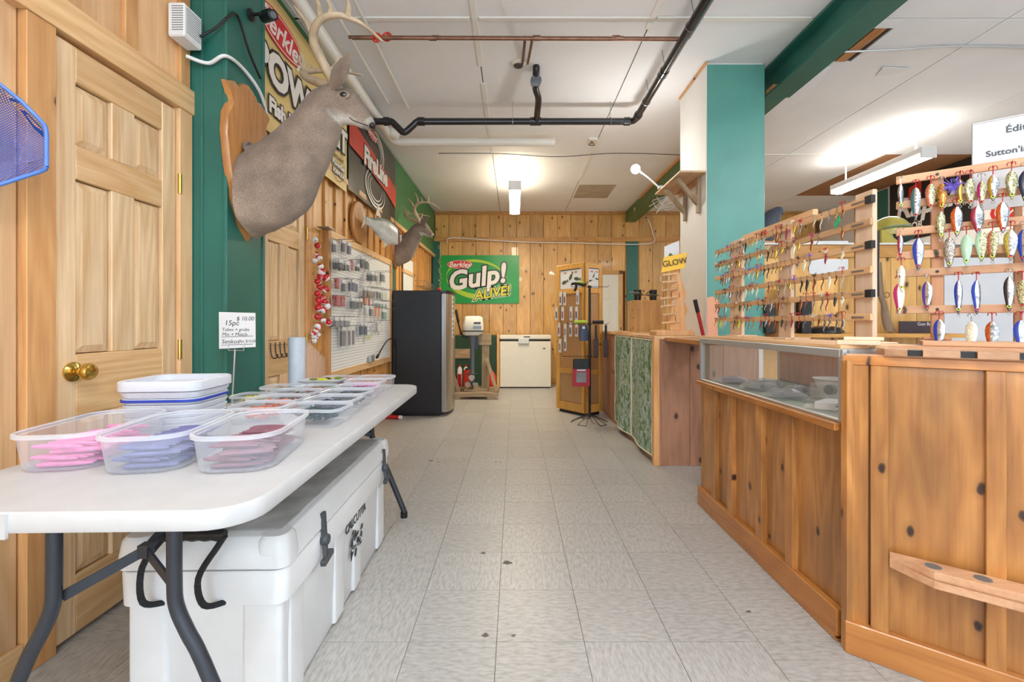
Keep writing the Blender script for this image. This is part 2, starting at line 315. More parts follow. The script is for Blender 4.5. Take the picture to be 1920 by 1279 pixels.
def mapmat(name, seed):
    m, t, b = nodes(name); L = t.links.new; co = N(t, 'ShaderNodeTexCoord'); mp = N(t, 'ShaderNodeMapping'); mp.inputs['Location'].default_value = (seed, seed * 2, 0); mp.inputs['Scale'].default_value = (1, 2.6, 1.7); L(co.outputs['Object'], mp.inputs[0])
    n = N(t, 'ShaderNodeTexNoise', i_Scale=6.5, i_Detail=8.0, i_Roughness=.7, i_Distortion=1.2); L(mp.outputs[0], n.inputs['Vector'])
    rp = N(t, 'ShaderNodeValToRGB'); e = rp.color_ramp.elements; e[0].position = .28; e[0].color = (*lin(40, 92, 58), 1); e[1].position = .72; e[1].color = (*lin(196, 200, 130), 1)
    for p, c in ((.42, (70, 120, 62)), (.49, (108, 146, 88)), (.515, (206, 214, 218)), (.535, (88, 150, 196)), (.55, (214, 214, 200)), (.6, (96, 132, 66))): q = e.new(p); q.color = (*lin(*c), 1)
    L(n.outputs['Fac'], rp.inputs[0]); L(rp.outputs[0], b.inputs['Base Color']); b.inputs['Roughness'].default_value = .4; return m

# ================================================================== STRUCTURE
HC = 3.15; XL, XLF, XR, YB, YF = -1.55, -1.50, 5.6, 8.2, -2.5
# ---- floor of vinyl tiles
floor = tag(bb('floor', XL - .1, XR + .1, YF, YB + .1, -.06, -.003, GROUT, bev=0), kind='structure')
T = .3048; tx0, ty0 = -.0633, 1.5597
tile_me = None
def tile(i, j):
    global tile_me
    if tile_me is None:
        o = MB().box(-T / 2 + .001, T / 2 - .001, -T / 2 + .001, T / 2 - .001, -.003, 0).build('tile', TILE); tile_me = o.data
    else: o = bpy.data.objects.new('tile', tile_me); COL.objects.link(o)
    o.location = (tx0 + (i + .5) * T, ty0 + (j + .5) * T, 0); par(o, floor)
ind = set()
for j in range(-1, 22):
    for i in range(-5, 4 if j > 3 else 6):
        if XL - .05 < tx0 + (i + .5) * T and ty0 + (j + 1) * T < YB + .15: ind.add((i, j)); tile(i, j)
m = MB()
for j in range(-13, 22):
    for i in range(-5, 18):
        if (i, j) not in ind: m.box(tx0 + i * T + .001, tx0 + (i + 1) * T - .001, ty0 + j * T + .001, ty0 + (j + 1) * T - .001, -.003, -.0002)
tag(m.build('far_tiles', TILE, floor), kind='stuff')
# worn spots on the floor
for px, py, rx, ry in ((951, 1055, .022, .013), (910, 1191, .012, .009), (963, 1192, .008, .007), (906, 1037, .012, .008), (808, 864, .02, .012), (822, 866, .01, .006), (834, 866, .009, .006), (930, 866, .009, .006), (938, 867, .009, .006), (1404, 1147, .01, .006)):
    q = P(px, py, CH * FPX / (py - VY)); k = random.random() * 6
    mm = MB().prism([(rx * (1 + .25 * math.sin(3 * a + k)) * math.cos(a), ry * (1 + .3 * math.cos(2 * a + k)) * math.sin(a)) for a in [R(24 * n) for n in range(15)]], Matrix.Translation((q.x, q.y, 0)), .0006)
    mm.build('worn_spot', mat('worn_spot_grey', (104, 98, 92), .7), floor)
# ---- ceiling of 4x8 panels, one of them bare brown hardboard
ceil = tag(bb('ceiling', XL - .1, XR + .1, YF, YB + .1, HC + .012, HC + .08, mat('ceiling_void', (70, 60, 50), .9), bev=0), kind='structure')
cxs = [-1.6, -1.46, -.27, .92, 2.11, 3.30, 4.49, XR + .05]; cys = [YF, -1.88, .56, 3.0, 5.42, 7.85, YB + .05]
for i in range(7):
    for j in range(6):
        x0, x1, y0, y1 = cxs[i], cxs[i + 1], cys[j], cys[j + 1]
        if i == 3 and j == 2: y1 -= 0
        if (i, j) == (6, 4):
            bb('ceiling_panel', x0 + .004, x1, y0 + .004, 7.17, HC, HC + .012, CEILB, ceil, .001); y0 = 7.17
        if (i, j) == (4, 3):       # torn corner beside the beam: an open hole shows the joist
            bb('ceiling_panel', 2.62, x1 - .004, y0 + .004, y1 - .004, HC, HC + .012, CEIL, ceil, .001); bb('ceiling_panel', x0 + .004, 2.62, y0 + .004, 3.1, HC, HC + .012, CEIL, ceil, .001)
            bb('ceiling_panel', x0 + .004, 2.62, 3.5, y1 - .004, HC, HC + .012, CEIL, ceil, .001); continue
        bb('ceiling_panel', x0 + .004, x1 - .004, y0 + .004, y1 - .004, HC, HC + .012, CEIL, ceil, .001)
bb('joist', 2.5, 2.58, 3.1, 3.5, HC + .002, HC + .012, WCH, ceil, .001)
mm = MB().prism([(0, 0), (.26, .03), (.3, .28), (.2, .42), (.05, .4)], frame((2.24, 3.5, HC - .02), (1, 0, 0), (0, 1, -.08)), .004); mm.build('torn_panel_flap', CEIL, ceil)
mm = MB().prism([(0, 0), (.24, .02), (.2, .1), (.05, .14)], frame((2.92, 3.55, HC - .012), (1, 0, 0), (0, 1, .06)), .003); mm.build('torn_panel_flap', CEIL, ceil)
for x, y0, y1 in ((-.27, 0, 3.55), (-.27, 3.8, 5.4), (-1.46, 0, 3.0), (.92, 0, 3.1), (.92, 5.0, 6.4)): bb('ceiling_batten', x - .02, x + .02, y0, y1, HC - .008, HC, BATT, ceil)
for y, x0, x1 in ((3.0, -1.5, -.3), (3.0, -.24, .9), (3.0, .95, 1.98), (5.42, 2.3, 4.47)): bb('ceiling_batten', x0, x1, y - .02, y + .02, HC - .008, HC, BATT, ceil)
bb('water_stain', .95, 1.5, 6.6, 7.3, HC - .0012, HC, mat('water_stain', (188, 176, 158), .8, var=.2, scale=5), ceil, 0)
# ---- left wall, near part: boards and casing round door_1
wl = tag(bb('wall_left', XL - .12, XL - .03, YF, 2.2, 0, HC, WL, bev=0), kind='structure')
for y0, y1 in ((-.62, -.37), (-.36, -.11), (-.1, .15), (.16, .41), (.42, .67), (.68, .93), (.94, 1.19), (1.2, 1.405)): bb('board', XL - .03, XL - .012, y0, y1, 0, HC, WL, wl)
bb('door_casing', XL - .03, XL + .014, 1.41, 1.502, 0, 2.1, WT, wl); bb('door_casing', XL - .03, XL + .014, 2.055, 2.135, 0, 2.1, WL, wl)
bb('door_header', XL - .03, XL + .02, 1.36, 2.15, 2.1, 2.215, WDH, wl)
for y0, y1 in ((1.2, 1.5), (1.51, 1.8), (1.81, 2.135)): bb('board', XL - .03, XL - .012, y0, y1, 2.216, HC, WL, wl)
for y in (1.505, 1.805, 2.1): bb('batten', XL - .012, XL + .008, y - .03, y + .03, 2.216, HC, WT, wl)
bb('baseboard_left', XL - .012, XL + .004, .2, 1.41, 0, .1, WDH, None)['kind'] = 'structure'
def panel_door(name, x, y0, y1, h, matS, matR, knob=True, nx=1, gap=.012, z0=.015):
    """six-panel door in a wall facing +X (nx=1)"""
    d = thing(name, None, None, (x, (y0 + y1) / 2, 0)); d['kind'] = 'structure'
    w = y1 - y0; st = .075; mid = .105; px = (w - 2 * st - mid) / 2
    zs = [z0, .22, .78, 1.0, 1.62, 1.74, 1.96, h]
    def pc(n, a, b, c, e, m, t=.03): return bb(n, x - .03, x - .03 + t, a, b, c, e, m, d, .003)
    pc('stile', y0, y0 + st, z0, h, matS); pc('stile', y1 - st, y1, z0, h, matS)
    for a, b in ((0, 1), (2, 3), (4, 5), (6, 7)): pc('rail', y0 + st, y1 - st, zs[a], zs[b], matR, .029)
    for a, b in ((1, 2), (3, 4), (5, 6)):
        pc('mullion', y0 + st + px, y1 - st - px, zs[a], zs[b], matS, .029)
        for ya in (y0 + st, y1 - st - px):
            g = .03; lo = [Vector((x - .016, ya + .004, zs[a] + .004)), Vector((x - .016, ya + px - .004, zs[a] + .004)), Vector((x - .016, ya + px - .004, zs[b] - .004)), Vector((x - .016, ya + .004, zs[b] - .004))]
            li = [Vector((x - .006, ya + g, zs[a] + g)), Vector((x - .006, ya + px - g, zs[a] + g)), Vector((x - .006, ya + px - g, zs[b] - g)), Vector((x - .006, ya + g, zs[b] - g))]
            MB().loft([lo, li]).build('raised_panel', matS, d)
    if knob:
        k = MB().lathe([(.034, 0), (.034, .006), (.024, .012), (.013, .016), (.013, .034), (.022, .04), (.029, .05), (.03, .06), (.025, .07), (.012, .074)], (x, y0 + .06, .94), (1, 0, 0), 24).build('door_knob', BRASS, d, True); k['label'] = 'polished brass door knob'
    for z in (.25, .99, 1.75): MB().lathe([(.008, -.045), (.008, .045)], (x + .012, y1 + .012, z), (0, 0, 1), 10).build('hinge', BRASS, d, True)
    return d
panel_door('door_1', XL, 1.508, 2.045, 2.085, WD, WDH)
# ---- green boxed column that carries the big deer
gc = thing('trim_1', None, None, (-1.46, 2.29, 0)); gc['kind'] = 'structure'
bb('column_face', XL - .03, -1.378, 2.14, 2.455, 0, HC, GREEN, gc, .004); bb('corner_strip', -1.392, -1.372, 2.132, 2.152, 0, HC, GREEN, gc, .003); bb('corner_strip', -1.392, -1.372, 2.443, 2.463, 0, HC, GREEN, gc, .003)
bb('seam_strip', -1.5, -1.488, 2.134, 2.141, 0, HC, GREEN, gc, .002)
# ---- left wall, far part
wf = tag(bb('wall_left_far', XLF - .12, XLF - .03, 2.4, YB, 0, HC, mat('wall_core', (120, 80, 44), .8), bev=0), kind='structure')
y = 3.4; HB = 2.36
bb('door_casing', XLF - .03, XLF + .012, 3.205, 3.30, 0, 2.1, WT, wf); bb('door_casing', XLF - .03, XLF + .012, 2.55, 2.64, 0, 2.1, WT, wf); bb('door_header', XLF - .03, XLF + .015, 2.53, 3.33, 2.1, 2.2, WT, wf)
while y < YB - .05:
    y1 = min(y + .21, YB); bb('board', XLF - .03, XLF - .006, y - .1, y1 - .103, 0, HB, WLF, wf); y = y1 
for k in range(24):
    yy = 3.43 + k * .21
    if yy < YB - .1: bb('batten', XLF - .006, XLF + .012, yy - .025 - .1, yy + .025 - .1, 0, HB, WLF, wf)
for ya, yb in ((2.47, 2.9), (2.9, 3.3)): bb('board', XLF - .03, XLF - .006, ya, yb, 2.2, HB, WLF, wf)
bb('upper_band', XLF - .03, XLF + .03, 2.456, YB, HB, HC, GREENW, wf); bb('cap_rail', XLF, XLF + .05, 3.3, YB - .02, HB - .05, HB, WDH, wf)
panel_door('door_2', XLF, 2.65, 3.195, 2.085, WD, WDH, False)
bb('green_strip', XLF - .02, XLF + .016, 5.46, 5.56, 0, HB, GREEN, wf)
# ---- back wall
wb = tag(bb('wall_back', XL - .1, XR, YB + .03, YB + .12, 0, HC, mat('wall_core', (120, 80, 44), .8), bev=0), kind='structure')
bw = .2487
for k in range(28):
    x0 = XLF + .04 + k * bw
    if x0 + bw > XR: break
    if not (1.53 < x0 + bw / 2 < 1.95): bb('board', x0 + .002, x0 + bw - .002, YB, YB + .03, 0, 2.62, WB, wb, .004)
    else: bb('board', x0 + .002, x0 + bw - .002, YB, YB + .03, 2.06, 2.62, WB, wb, .004)
    bb('upper_board', x0 + .002, x0 + bw - .002, YB, YB + .03, 2.67, HC - .03, WB, wb, .004)
bb('rail', XLF, XR, YB - .03, YB + .03, 2.6, 2.68, WBH, wb); bb('top_rail', XLF, XR, YB - .02, YB + .03, HC - .06, HC, WBH, wb)
bb('baseboard_back', XLF, 1.5, YB - .018, YB, 0, .1, WBH)['kind'] = 'structure'
tag(bb('trim_2', XLF, XLF + .13, YB - .04, YB, 0, 2.6, GREEN), kind='structure'); tag(bb('trim_3', 2.04, 2.25, YB - .03, YB, 0, 2.6, GREEN), kind='structure')
d3 = thing('door_3', None, None, (1.72, YB, 0)); d3['kind'] = 'structure'
WDR = mat('white_door', (222, 220, 210), .45)
bb('slab', 1.57, 1.90, YB - .015, YB + .02, 0, 2.0, WDR, d3)
for zz0, zz1 in ((1.55, 1.85), (.95, 1.45), (.15, .8)):
    for xx in (1.6, 1.75): bb('raised_panel', xx, xx + .12, YB - .022, YB - .014, zz0, zz1, WDR, d3, .006)
bb('door_casing', 1.9, 1.97, YB - .03, YB, 0, 2.07, WB, d3); bb('door_casing', 1.5, 1.57, YB - .03, YB, 0, 2.07, WB, d3); bb('door_header', 1.5, 1.97, YB - .03, YB, 2.0, 2.07, WBH, d3)
# ---- right wall
wr = tag(bb('wall_right', XR, XR + .1, YF, YB + .1, 0, HC, WHITEP, bev=0), kind='structure')
bb('green_panel', XR - .02, XR, 6.72, 7.3, 0, HC - .02, GREEN, wr)
# ---- teal pillar, white cheek, beams
pl = thing('trim_4', None, None, (1.72, 3.78, 0)); pl['kind'] = 'structure'
bb('pillar_core', 1.508, 1.945, 3.506, 4.05, 0, HC - .002, WHITEP, pl, .004); bb('teal_face', 1.5, 1.95, 3.495, 3.507, .98, HC - .02, TEAL, pl, .003)
pe = MB().prism([(0, 0), (.085, 0), (.08, .15), (.095, .3), (.04, .34), (0, .33)], frame((1.5005, 3.4945, .98), (1, 0, 0), (0, 0, 1)), .0012).build('bare_patch', PEACH, pl)
bb('white_cheek', 1.494, 1.51, 3.498, 4.05, 0, HC - .01, WHITEP, pl, .003); bb('wood_edge', 1.482, 1.5, 3.49, 4.05, HC - .022, HC - .002, WT, pl)
fb = thing('trim_5', None, None, (2.1, 6.1, 2.95)); fb['kind'] = 'structure'
GREENB = mat('olive_beam_paint', (84, 112, 66), .5, var=.1)
bb('beam_box', 2.02, 2.2, 4.06, YB - .04, 2.95, HC - .02, GREENB, fb); bb('edge_strip', 2.0, 2.024, 4.06, 7.2, HC - .04, HC - .004, WT, fb); MB().lathe([(.035, 0), (.035, .003)], (2.019, 7.55, 3.03), (-1, 0, 0), 20).build('round_plate', mat('cream_plate', (222, 214, 160), .5), fb)
nb = thing('trim_6', None, None, (2.12, 1.5, 2.93)); nb['kind'] = 'structure'
bb('web', 2.07, 2.085, -2.4, 3.78, 2.955, HC - .015, GREEN, nb); bb('bottom_flange', 2.02, 2.22, -2.4, 3.62, 2.93, 2.95, GREEN, nb, .004); bb('top_flange', 2.0, 2.2, -2.4, 4.05, HC - .02, HC - .003, GREEN, nb); bb('bottom_flange', 2.02, 2.19, 3.62, 4.2, 2.93, 2.942, GREEN, nb)
bb('wood_block', 2.03, 2.1, 3.52, 3.62, 2.955, 2.99, WT, nb)

# ================================================================== CEILING PIPES AND LIGHTS
def pipe(name, label, pts, r, m, cat='pipe', seg=12, fit=(), group=None):
    o = thing(name, label, cat, pts[0], group=group); MB().tube(pts, r, seg).build('pipe_run', m, o, True)
    for (c, ax, rr, l) in fit: MB().lathe([(rr, -l / 2), (rr, l / 2)], c, ax, seg).build('fitting', m, o, True)
    return o
zb = 2.965
o = pipe('drain_pipe', 'black plastic drain pipe with elbows crossing below the ceiling', [(-1.33, 4.12, zb)] + smoothpath([(-1.13, 4.12, zb), (-1.08, 4.12, zb - .05), (-1.02, 4.12, zb - .1), (-.95, 4.12, zb - .05), (-.9, 4.12, zb)], 4) + [(1.06, 4.12, zb), (1.09, 4.1, zb), (1.1, 4.06, zb), (1.1, -.5, zb)], .03, BLKP,
         fit=[((-1.18, 4.12, zb), (1, 0, 0), .038, .05), ((-.86, 4.12, zb), (1, 0, 0), .038, .06), ((.19, 4.12, zb), (1, 0, 0), .037, .1), ((1.03, 4.12, zb), (1, 0, 0), .037, .05), ((1.1, 4.0, zb), (0, 1, 0), .037, .05), ((1.1, 3.3, zb), (0, 1, 0), .035, .04)])
MB().tube(smoothpath([(.2, 4.12, zb + .01), (.2, 3.98, zb + .02), (.2, 3.8, zb + .05), (.17, 3.68, zb + .08), (.17, 3.56, HC - .03), (.17, 3.56, HC)], 4), .028, 12).build('branch', BLKP, o, True)
MB().lathe([(.045, -.04), (.045, .04)], (.17, 3.62, zb + .1), (0, 1, .3), 12).build('fitting', BLKP, o, True)
for x in (-.02, .88): MB().tube(arcp((x, 4.12, zb), .034, 0, 360, 16, (0, 1, 0), (0, 0, 1)) + [Vector((x, 4.12, HC))], .003, 5).build('strap', WIRE, o)
for yy in (2.8, 3.35, 3.75): MB().tube(arcp((1.1, yy, zb), .034, 0, 360, 16, (1, 0, 0), (0, 0, 1)) + [Vector((1.1, yy, HC))], .003, 5).build('strap', WIRE, o)
for k, (yy, zz, lab) in enumerate(((3.1, 3.09, 'upper copper water pipe running beside its twin under ceiling'), (3.0, 3.02, 'lower copper water pipe with red valve wheel under ceiling'))):
    xe = 1.165 - k * .008
    o = pipe('copper_pipe', lab, [(-1.15 + .06 * k, yy, zz), (xe - .02, yy, zz - .01), (xe, yy - .02, zz - .01), (xe, -.4, zz - .01)], .011, COPPER)
    for x in (-.55, .15, .7): MB().lathe([(.015, -.025), (.015, .025)], (x, yy, zz - .003), (1, 0, 0), 10).build('fitting', COPPER, o, True)
    MB().tube([(.07 + k * .045, yy, zz), (.07 + k * .045, yy + .05, zz), (.06 + k * .04, 3.5, HC - .012)], .01, 8).build('branch', COPPER, o, True)
    MB().lathe([(.018, -.02), (.022, 0), (.018, .02)], (-.87 + .04 * -k, yy, zz), (1, 0, 0), 10).build('valve_body', BRASS, o, True)
    v = MB(); c = Vector((-.87 - .04 * k, yy - .05, zz - .03)); v.tube(arcp(c, .028, 0, 360, 12, (1, 0, 0), (0, 0, 1)), .006, 6); v.bar(c - Vector((.026, 0, 0)), c + Vector((.026, 0, 0)), .006, .006); v.bar(c - Vector((0, 0, .026)), c + Vector((0, 0, .026)), .006, .006, (1, 0, 0)); v.tube([c, c + Vector((0, .05, .03))], .005, 6)
    v.build('valve_wheel', RED, o, True)
pipe('vent_pipe', 'thick white pipe running along the top of the left wall', [(-1.30, -.5, 3.05), (-1.30, 4.72, 3.05), (-1.27, 4.76, 3.05), (-1.22, 4.78, 3.04), (.42, 4.78, 3.04)], .042, WPIPE, fit=[((-1.3, 4.3, 3.05), (0, 1, 0), .05, .06), ((-1.26, 4.6, 3.06), (.5, 1, 0), .05, .12), ((.4, 4.78, 3.04), (1, 0, 0), .046, .05)])
for k, x in enumerate((-1.16, -1.0)): pipe('conduit', ('thin white conduit on ceiling next to the thick white pipe', 'thin white conduit on ceiling passing over the copper pipe ends')[k], [(x, -.5, 3.125), (x, 4.1 + .1 * k, 3.125)], .012, WPIPE, 'conduit', 8)
pipe('ceiling_wire', 'thin grey wire strung across the ceiling past the hanging lamp', smoothpath([(-.9, 5.3, 3.12), (-.2, 5.32, 3.125), (.5, 5.38, 3.11), (1.2, 5.3, 3.12), (1.98, 5.3, 3.1)], 6), .004, GREYM, 'wire', 6)
pipe('armoured_cable', 'silver cable strung across ceiling right of the green beam', smoothpath([(2.25, 3.35, 3.13), (2.8, 3.3, 3.125), (3.3, 3.28, 3.14), (4.2, 3.3, 3.13), (5.4, 3.3, 3.135)], 5), .008, ALU, 'cable', 8)
o = thing('smoke_detector', 'round ceiling vent cover near the copper pipes', 'cover', (.02, 3.5, HC)); q = P(972, 119, 2.04 * FPX / (VY - 119))
MB().lathe([(.055, 0), (.055, -.008), (.045, -.016), (.02, -.018)], (q.x, q.y, HC), (0, 0, 1), 20).build('rim', OFFW, o, True); MB().lathe([(.038, -.017), (.036, -.022)], (q.x, q.y, HC), (0, 0, 1), 16).build('grille', GREYM, o)
q = P(1111, 262, 2.04 * FPX / (VY - 262)); o = thing('junction_box', 'open ceiling junction box above the far aisle', 'box', (q.x, q.y, HC)); bb('box', q.x - .05, q.x + .05, q.y - .06, q.y + .06, HC - .025, HC, OFFW, o); MB().tube(smoothpath([(q.x, q.y, HC - .03), (q.x - .04, q.y + .02, HC - .05), (q.x + .03, q.y + .05, HC - .04), (q.x - .02, q.y - .04, HC - .035)], 5), .004, 6).build('wires', BLACK, o)
TUBE = mat('fluorescent_tube', (255, 246, 224), .5, emit=9); TUBEC = mat('fluorescent_tube_cool', (255, 253, 248), .5, emit=9)
def fluor(x, y0, y1, zz, label, power, col, tm, stems, up=.2):
    o = thing('fluorescent_light', label, 'light', (x, (y0 + y1) / 2, zz), group='hanging fluorescent lights')
    bb('housing', x - .075, x + .075, y0, y1, zz, zz + .06, WHITE, o, .004); bb('end_cap', x - .078, x + .078, y0 - .02, y0, zz - .05, zz + .062, WHITE, o, .004); bb('end_cap', x - .078, x + .078, y1, y1 + .02, zz - .05, zz + .062, WHITE, o, .004)
    mm = MB(); sec = [(-.07, 0), (-.072, -.03), (-.05, -.048), (0, -.055), (.05, -.048), (.072, -.03), (.07, 0)]
    mm.loft([[Vector((x + a, yy, zz + b)) for a, b in sec] for yy in (y0 + .002, y1 - .002)]); mm.build('lit_diffuser', tm, o, True)
    for yy in stems: MB().lathe([(.008, 0), (.008, HC - zz - .07)], (x, yy, zz + .06), (0, 0, 1), 8).build('stem', WHITE, o, True); MB().lathe([(.065, HC), (.06, HC - .012), (.02, HC - .025)], (x, yy, 0), (0, 0, 1), 18).build('canopy', WHITE, o, True)
    a = area('lamp', (x, (y0 + y1) / 2, zz - .06), (0, 0, 0), .14, y1 - y0, power, col); par(a, o)
    b2 = area('lamp', (x, (y0 + y1) / 2, zz + .065), (R(180), 0, 0), .14, y1 - y0, power * up, col); par(b2, o)
fluor(0, 5.52, 6.75, 2.8, 'lit fluorescent light hanging on a stem over the aisle', 34, (1, .86, .62), TUBE, (5.62,))
fluor(4.1, 4.45, 5.7, 2.8, 'lit fluorescent light hanging on two stems behind the lure racks', 34, (1, .93, .82), TUBEC, (4.58, 5.55))
fluor(.2, -.9, .4, 2.8, 'added unseen fluorescent light brightening the front of the shop', 18, (.92, .97, 1), TUBEC, (-.6, .1), 2.6)  # unseen fixture, added to brighten the ceiling and the front of the room
fluor(3.2, .2, 1.5, 2.8, 'added unseen fluorescent light brightening the angled counter side', 20, (.92, .97, 1), TUBEC, (.5, 1.2), 2.0)  # second added fixture out of view, extra light for the counter side
# bare bulb clamped to the bracket shelf
o = thing('bracket_shelf', 'plywood shelf on wooden brackets fixed to the white pillar side', 'shelf', (1.4, 3.8, 2.25))
PLY = wood('plywood', (206, 172, 136), (178, 140, 104), axis='Y', rough=.6, knot=0)
bb('shelf_board', 1.285, 1.492, 3.49, 4.11, 2.285, 2.3, PLY, o)
for yy in (3.62, 3.9): MB().bar((1.31, yy, 2.275), (1.482, yy, 2.07), .03, .035, (0, 1, 0)).build('bracket', WS, o); bb('cleat', 1.47, 1.492, yy - .02, yy + .02, 2.0, 2.28, WS, o)
bb('ledger', 1.472, 1.492, 3.6, 4.05, 2.245, 2.283, WT, o)
o = thing('clip_lamp', 'bare lit bulb on a bent white arm clipped to the bracket shelf', 'lamp', (1.285, 4.0, 2.3))
MB().tube(smoothpath([(1.3, 3.97, 2.305), (1.27, 3.97, 2.32), (1.18, 3.97, 2.4), (1.1, 3.97, 2.46)], 5), .008, 8).build('arm', WHITE, o, True); bb('clip', 1.27, 1.31, 3.95, 3.99, 2.3, 2.325, ALU, o)
bq = Vector((1.07, 3.97, 2.475)); MB().ball(bq, .04, 16).build('bulb', mat('lit_bulb', (255, 255, 250), .5, emit=60), o, True)
l = bpy.data.lights.new('bulb_light', 'POINT'); l.energy = 6; l.shadow_soft_size = .045; l.color = (1, .97, .9); lo = bpy.data.objects.new('bulb_light', l); COL.objects.link(lo); lo.location = bq + Vector((-.06, -.02, .03)); par(lo, o)
o = thing('wire_bundle', 'tangled white wires hanging under the olive green beam', 'wires', (2.1, 6.6, 2.93))
for k in range(5):
    c = Vector((2.1 + random.uniform(-.05, .1), 6.6 + random.uniform(-.2, .2), 2.9)); MB().tube(smoothpath([c + Vector((0, 0, .05)), c + Vector((.1, .05, -.06)), c + Vector((.22, 0, -.02)), c + Vector((.12, -.1, .02 + .02 * k)), c + Vector((-.05, 0, -.04 * k))], 5), .005, 6).build('wire', WHITE, o, True)
pipe('surface_cable', 'white cable stapled along the back wall rail', smoothpath([(-1.2, 7.95, 2.55), (-1.1, YB - .06, 2.66), (0, YB - .06, 2.59), (1.0, YB - .06, 2.57), (2.4, YB - .06, 2.55), (2.5, YB - .06, 2.75), (2.42, YB - .06, 3.0)], 6), .009, WHITE, 'cable', 6)

# ================================================================== FOLDING TABLE AND WHAT STANDS ON IT
TZ = .74; TC = Vector((-.935, 1.79, 0)); TR = R(1.4)
tb = thing('folding_table', 'white plastic folding table with dark steel legs beside the doors', 'table', TC, TR)
mm = MB(); prof = [(.756, 1.826, TZ - .041), (.76, 1.83, TZ - .036), (.76, 1.83, TZ - .006), (.752, 1.822, TZ)]
def notch(w, d, r):                                        # outline with the finger notch in each short end
    o = rrect(w, d, r, 7); out = []
    for i, p in enumerate(o):
        out.append(p)
        if i == 15: out += [(-.06, d / 2), (-.06, d / 2)] if 0 else []
    return out
mm.loft([[Vector((x, y, z)) for x, y in notch(w, d, .095)] for w, d, z in prof]); mm.build('table_top', TABLE, tb, True, local=True)
m2 = MB().box(-.13, -.075, -.921, -.915, TZ - .05, TZ - .004); m2.build('end_handle', TABLE, tb, local=True)
for sgn in (-1, 1):
    yl = sgn * .765
    for s2 in (-1, 1):
        pts = [(s2 * .135, yl, TZ - .045), (s2 * .135, yl, .52), (s2 * .14, yl, .46), (s2 * .165, yl, .4), (s2 * .2, yl, .33), (s2 * .31, yl, .06), (s2 * .32, yl, .03), (s2 * .32, yl, .012)]
        lg = MB().tube(smoothpath(pts, 4), .0155, 12).build('leg', GREYM, tb, True, local=True)
        MB().lathe([(.02, 0), (.02, .03)], (s2 * .32, yl, 0), (0, 0, 1), 12).build('foot_cap', BLACK, lg, True, local=True)
    MB().tube([(-.135, yl, TZ - .06), (.135, yl, TZ - .06)], .014, 10).build('top_bar', GREYM, tb, True, local=True)
    br = MB(); hub = Vector((0, yl - sgn * .09, .545))
    br.bar((-.135, yl - sgn * .018, .475), hub, .006, .024); br.bar((.135, yl - sgn * .018, .475), hub, .006, .024); br.bar(hub, (0, yl - sgn * .42, TZ - .05), .02, .012); br.box(-.012, .012, hub.y - .012, hub.y + .012, hub.z - .016, hub.z + .016)
    br.build('brace', GREYM, tb, local=True)
def worm_mesh(mt, L=.11, r=.0075, bend=.012, name='soft_bait'):
    pts = [(t * L - L / 2, bend * math.sin(t * 3.1), 0) for t in [k / 7 for k in range(8)]]; rs = [r * .6, r * .95, r, r * 1.05, r, r * .9, r * .7, r * .3]
    o = MB().tube(pts, rs, 7).build(name, mt, None, True); me = o.data; bpy.data.objects.remove(o); return me
def tub_obj(name, label, c, w, d, h, r, rz, pm, taper=.9, group=None, rim=.007, lid=None):
    o = thing(name, label, 'tub', (c[0], c[1], c[2]), rz, group)
    mm = MB(); q = lambda ww, dd, z, rr: [Vector((x, y, z)) for x, y in rrect(ww, dd, rr, 6)]
    mm.loft([q(w * taper * .93, d * taper * .95, .001, r * .8), q(w * taper, d * taper, .008, r * .85), q(w * .985, d * .985, h - .008, r), ], True, False); mm.build('tub_wall', pm, o, True, local=True)
    m2 = MB(); m2.loft([q(w * .98, d * .98, h - .012, r), q(w + rim * 1.6, d + rim * 1.6, h - .011, r + rim), q(w + rim * 1.6, d + rim * 1.6, h - .002, r + rim), q(w, d, h, r), q(w * .97, d * .97, h - .003, r * .95)], False, False); m2.build('rim', TUBR, o, True, local=True)
    return o
def bait(me, label, group, loc, rot, parentless=True):
    o = bpy.data.objects.new('soft_bait', me); COL.objects.link(o); o.location = loc; o.rotation_euler = rot; return tag(o, label, 'fishing bait', group)
cfg = [((-1.172, 1.26), R(9), (246, 140, 196), 'pink', 'clear tub of pink soft baits at the end of the table', 'tub of pink soft baits nearest the door'),
       ((-.948, 1.245), R(9), (112, 116, 166), 'slate blue', 'clear tub of slate blue soft baits between pink and brown tubs', ''),
       ((-.722, 1.25), R(9), (136, 92, 104), 'plum brown', 'clear tub of plum brown soft baits at the table edge', '')]
for (c, rz, colr, cn, lab, _) in cfg:
    tub_obj('bait_tub', lab, (c[0], c[1], TZ), .205, .345, .098, .07, rz, TUB)
    bm_ = mat('soft_bait_' + cn.replace(' ', '_'), colr, .45, var=.15, scale=60, spec=.4)
    mes = [worm_mesh(bm_, .122, .0068, .003)]
    rot = Matrix.Rotation(rz, 3, 'Z')
    for lay in range(4):
        yw = (.06, -.2, .16, -.1)[lay]
        for kk in range(15):
            if lay > 1 and random.random() < (.15, .4)[lay - 2]: continue
            w_ = Matrix.Rotation(yw, 3, 'Z') @ Vector((random.uniform(-.008, .008), -.112 + kk * .016, 0)); v = rot @ w_
            bait(mes[0], cn + ' worm-shaped soft bait lying in its clear tub', cn + ' soft baits in the tub', (c[0] + v.x, c[1] + v.y, TZ + .0090 + lay * .0150), (0, 0, rz + yw))
    if cn != 'plum brown':
        v = rot @ Vector((.05, .1, 0)); tm = mat('teal_rubber', (40, 158, 140), .5)
        mm = MB().loft([[Vector((x, y, z)) for x, y in rrect(.1, .07, .02)] for z in (0, .03)])
